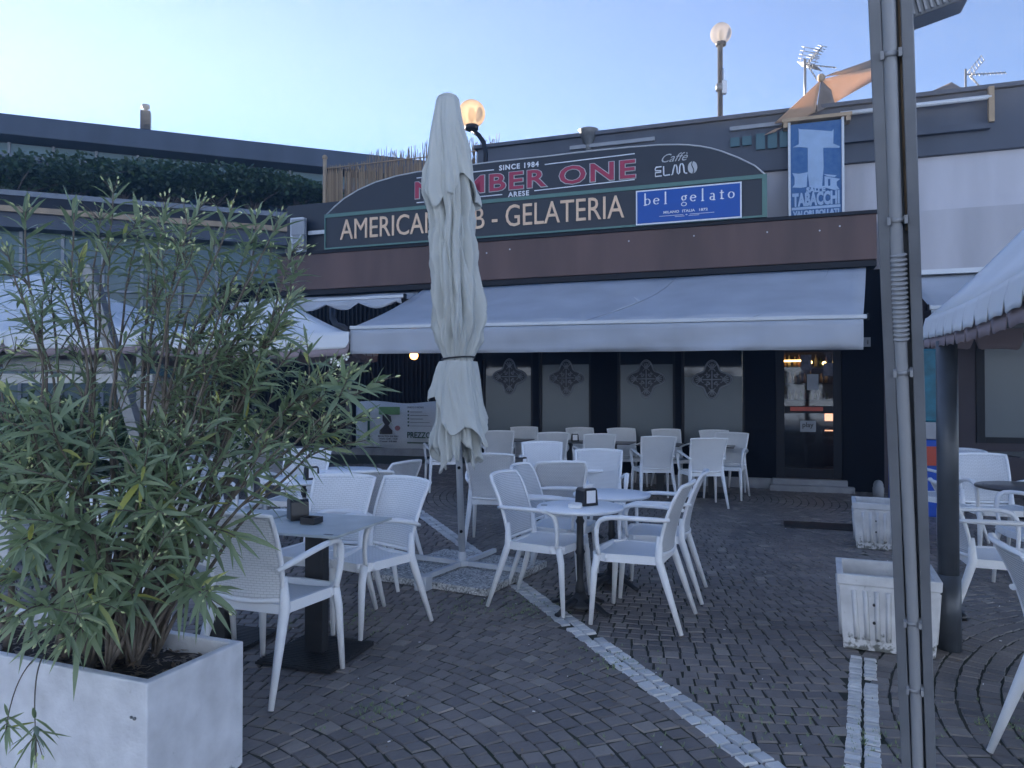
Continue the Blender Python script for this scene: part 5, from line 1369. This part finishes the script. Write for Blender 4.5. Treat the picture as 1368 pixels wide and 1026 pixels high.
OL = big.matrix_world if False else None
ox, oy = C0.x - exl.x * -.0, C0.y
def pl_w(x, y, z): return Matrix.Translation((C0.x, C0.y, .008)) @ Matrix.Rotation(PYAW, 4, 'Z') @ Vector((x, y, z))
bases = [pl_w(-random.uniform(.32, .95), random.uniform(.12, PW - .1), PH - .08) for _ in range(16)]
ole = empty('oleander', pl_w(-.5, PW / 2, PH - .08), 0, label='large leafy oleander shrub with pale buds growing from the white planter', cat='shrub'); o0 = ole.location.copy()
stem = MB(); leaf = MB(); bud = MB(); flower = MB()
def add_leaf(p, d, up, L, w_):
    d = d.normalized(); side = d.cross(up)
    if side.length < .01: side = d.cross(Vector((1, 0, 0)))
    side.normalize(); nrm = side.cross(d).normalized(); fold = random.uniform(.12, .4); droop = random.uniform(.0, .5); segs = (0, .12, .4, .72, 1.0); wid = (.12, .7, 1.0, .72, .0); rows = []
    for s, q in zip(segs, wid):
        c = p + d * (L * s) - Vector((0, 0, 1)) * droop * L * s * s
        rows.append((c - side * w_ * q + nrm * w_ * q * fold, c, c + side * w_ * q + nrm * w_ * q * fold))
    idx = [[leaf.vert(x - o0) for x in r_] for r_ in rows[:-1]]; tip = leaf.vert(rows[-1][1] - o0)
    for a, b_ in zip(idx, idx[1:]):
        leaf.face((a[0], a[1], b_[1], b_[0]), None, True); leaf.face((a[1], a[2], b_[2], b_[1]), None, True)
    leaf.face((idx[-1][0], idx[-1][1], tip), None, True); leaf.face((idx[-1][1], idx[-1][2], tip), None, True)
def bez(a, b_, c, n): return [a * (1 - t) ** 2 + b_ * 2 * t * (1 - t) + c * t * t for t in (i / n for i in range(n + 1))]
def cyme(p, d, n=6, sp_=.06):
    for _ in range(n):
        v = (d.normalized() + Vector((random.gauss(0, .55), random.gauss(0, .55), random.gauss(0, .4)))).normalized(); q = p + v * random.uniform(.02, sp_ + .03)
        stem.tube([p - o0, (p + (q - p) * .6 + Vector((0, 0, .004))) - o0, q - o0], [.0014, .0012, .001], 4, cap=False)
        k = v * random.uniform(.012, .022); bud.tube([q - o0, q + k * .5 - o0, q + k - o0], [.0014, .0042, .0008], 5, cap=False)
def foliage_tip(pts, length, whorls, L0, flowers=True, spread=1.0):
    """leaves in threes over the last part of a stem"""
    n = len(pts); tip = pts[-1]; tot = sum((b_ - a).length for a, b_ in zip(pts, pts[1:])); rot_ = random.uniform(0, 6)
    for k in range(whorls):
        back = length * k / whorls; acc = 0; i = n - 1
        while i > 0 and acc + (pts[i] - pts[i - 1]).length < back: acc += (pts[i] - pts[i - 1]).length; i -= 1
        if i == 0: break
        seg_ = pts[i] - pts[i - 1]; d = seg_.normalized(); p = pts[i] - d * (back - acc); rot_ += 1.05 + random.uniform(-.2, .2)
        u = d.cross(Vector((0, 0, 1))); u = u.normalized() if u.length > .05 else Vector((1, 0, 0)); v = d.cross(u)
        ang = R(18 + 52 * min(1, (k + .6) / 4) + random.uniform(-8, 10)) * spread
        for j in range(3):
            if k > whorls * .6 and random.random() < .35: continue
            a = rot_ + j * 2.094 + random.uniform(-.25, .25); o_ = u * math.cos(a) + v * math.sin(a); dd = d * math.cos(ang) + o_ * math.sin(ang); L = L0 * random.uniform(.7, 1.15) * (.65 if k == 0 else 1)
            add_leaf(p, dd, d, L, L * random.uniform(.050, .072))
    if flowers: cyme(tip, pts[-1] - pts[-2], random.randint(3, 7))
tips = [(10, 300, 2.6), (40, 285, 2.75), (60, 240, 2.95), (95, 290, 2.6), (130, 296, 3.0), (150, 262, 3.0), (185, 296, 3.1), (215, 278, 2.9), (240, 296, 2.7), (262, 280, 3.1), (285, 306, 2.9), (300, 285, 2.75), (345, 292, 3.0), (370, 300, 2.8), (330, 320, 2.9), (392, 340, 2.9), (400, 362, 3.0), (362, 352, 2.9), (385, 402, 2.8), (20, 345, 2.7), (60, 335, 2.9), (110, 345, 2.8), (30, 400, 2.5), (150, 345, 2.7), (200, 352, 2.85), (250, 345, 2.6), (290, 352, 3.0), (270, 402, 2.9), (215, 400, 3.1), (310, 395, 2.7), (335, 420, 2.85), (360, 450, 2.95), (300, 445, 2.7), (255, 442, 3.0), (380, 430, 2.9), (385, 470, 2.8), (345, 405, 3.0),
        (447, 492, 2.75), (425, 505, 2.9), (498, 512, 2.6), (470, 498, 2.7), (440, 575, 2.6), (405, 545, 2.8), (402, 515, 2.7), (475, 560, 2.7), (370, 600, 2.5),
        (312, 715, 2.6), (265, 640, 2.7), (235, 630, 2.5), (200, 610, 2.7), (255, 690, 2.5), (282, 800, 2.45), (210, 745, 2.4), (150, 660, 2.5), (100, 615, 2.6), (60, 640, 2.4), (20, 610, 2.5), (82, 700, 2.35), (22, 715, 2.3), (50, 785, 2.3), (112, 765, 2.4), (98, 850, 2.35), (22, 830, 2.25), (60, 560, 2.4), (15, 530, 2.35), (100, 560, 2.6), (150, 560, 2.75), (160, 520, 2.6), (210, 560, 2.8), (310, 600, 2.6), (172, 800, 2.45), (140, 720, 2.6), (240, 745, 2.65), (40, 680, 2.6), (120, 690, 2.8), (180, 690, 2.8), (5, 660, 2.4), (-20, 580, 2.5), (-30, 700, 2.4), (-25, 440, 2.6), (-30, 320, 2.7), (-60, 380, 2.6), (5, 780, 2.5), (70, 610, 2.8), (180, 640, 2.4), (220, 690, 2.5), (280, 560, 2.8), (245, 590, 2.6)]
up3 = Vector((0, 0, 1))
random.shuffle(tips)
for ti, (px, py, Y) in enumerate(tips):
    if px < 380 and ti % (8 if py < 480 else 7) == 0: continue
    T = at(px, py, Y); B = min(bases, key=lambda q: abs(q.x - T.x) * .5 + random.uniform(0, .6)); h = T - B
    if py < 480:
        ctrl = B + Vector((h.x * random.uniform(.3, .8), h.y * .4, h.z * .55))
    elif py < 640: ctrl = B + Vector((h.x * .45, h.y * .4, max(.12, h.z * .72)))
    else: ctrl = B + Vector((h.x * .5, h.y * .5, max(.16, h.z * .9 + .12)))
    pts = bez(B, ctrl, T, 16); pts = [pts[0]] + [p + Vector((mn.noise(p * 3), mn.noise(p * 3 + Vector((5, 0, 0))), mn.noise(p * 3 + Vector((0, 7, 0))))) * .035 for p in pts[1:]]
    L = h.length; r0 = .0038 + .0030 * min(1.6, L)
    stem.tube([p - o0 for p in pts], [r0 * (1 - .78 * i / 16) + .0012 for i in range(17)], 6, cap=False)
    top = py < 480
    foliage_tip(pts, min(L * .6, .27 if top else .27), 8 if top else 7, random.uniform(.12, .17) if top else random.uniform(.13, .175), random.random() < (.9 if top or px > 380 else .4))
    # side shoots
    for _ in range(3 if top else (2 if px < 300 else 1 if px < 380 else 2)):
        i = random.randint(8 if top else 9, 13); p = pts[i]; d = (pts[i + 1] - pts[i]).normalized(); v = Vector((random.gauss(0, .6), random.gauss(0, .5), random.gauss(.15, .35)))
        q = p + (d + v * .75).normalized() * random.uniform(.14, .30); sp2 = bez(p, p + d * .08, q, 6)
        stem.tube([x - o0 for x in sp2], [.0042 - .0004 * k for k in range(7)], 5, cap=False)
        foliage_tip(sp2, .17 if top else .22, 5, random.uniform(.095, .13) if top else random.uniform(.115, .15), random.random() < .6)
# trunk cluster
for b_ in bases:
    q = b_ + Vector((random.uniform(-.12, .12), random.uniform(-.05, .05), random.uniform(.35, .6))); stem.tube([b_ - Vector((0, 0, .03)) - o0, (b_ + q) / 2 + Vector((.01, 0, 0)) - o0, q - o0], [.018, .013, .007], 8, cap=False)
# low overhanging twig in front of the planter
T = at(48, 985, 2.05); B = at(68, 866, 2.45); pts = bez(B, at(40, 880, 2.2), T, 12)
stem.tube([p - o0 for p in pts], [.0028 - .00012 * k for k in range(13)], 6, cap=False); foliage_tip(pts, .07, 6, .095, True)
T = at(8, 975, 1.95); pts = bez(B, at(20, 885, 2.2), T, 12); stem.tube([p - o0 for p in pts], [.0028 - .00012 * k for k in range(13)], 6, cap=False); foliage_tip(pts, .07, 5, .08, False)
for px, py, Y in ((462, 477, 2.75), (446, 482, 2.75), (455, 486, 2.7)):
    c = at(px, py, Y) - o0
    for k in range(5):
        a = k * 1.257; u = Vector((math.cos(a), -.35, math.sin(a) * .9)).normalized(); s = Vector((-math.sin(a), 0, math.cos(a))); c_ = c + u * .002
        flower.poly([c_, c_ + u * .009 + s * .005, c_ + u * .014, c_ + u * .009 - s * .005])
stem.build('stem', M['bark'], ole); tag(leaf.build('foliage', M['leaf'], ole), kind='stuff'); tag(bud.build('buds', M['bud'], ole), kind='stuff'); flower.build('flower', M['petal'], ole)

tidy = 0
# ------------------------------------------------------------------ haze
hm = bpy.data.materials.new('haze'); hm.use_nodes = True; n = hm.node_tree; n.nodes.remove(n.nodes['Principled BSDF'])
pv = n.nodes.new('ShaderNodeVolumePrincipled'); pv.inputs['Density'].default_value = .0045; pv.inputs['Color'].default_value = (.85, .92, 1, 1); pv.inputs['Anisotropy'].default_value = .35
n.links.new(pv.outputs[0], n.nodes['Material Output'].inputs['Volume'])
m = MB(); m.box(-155, 155, -65, 195, -1, 14); o = m.build('haze', hm); tag(o, kind='stuff')
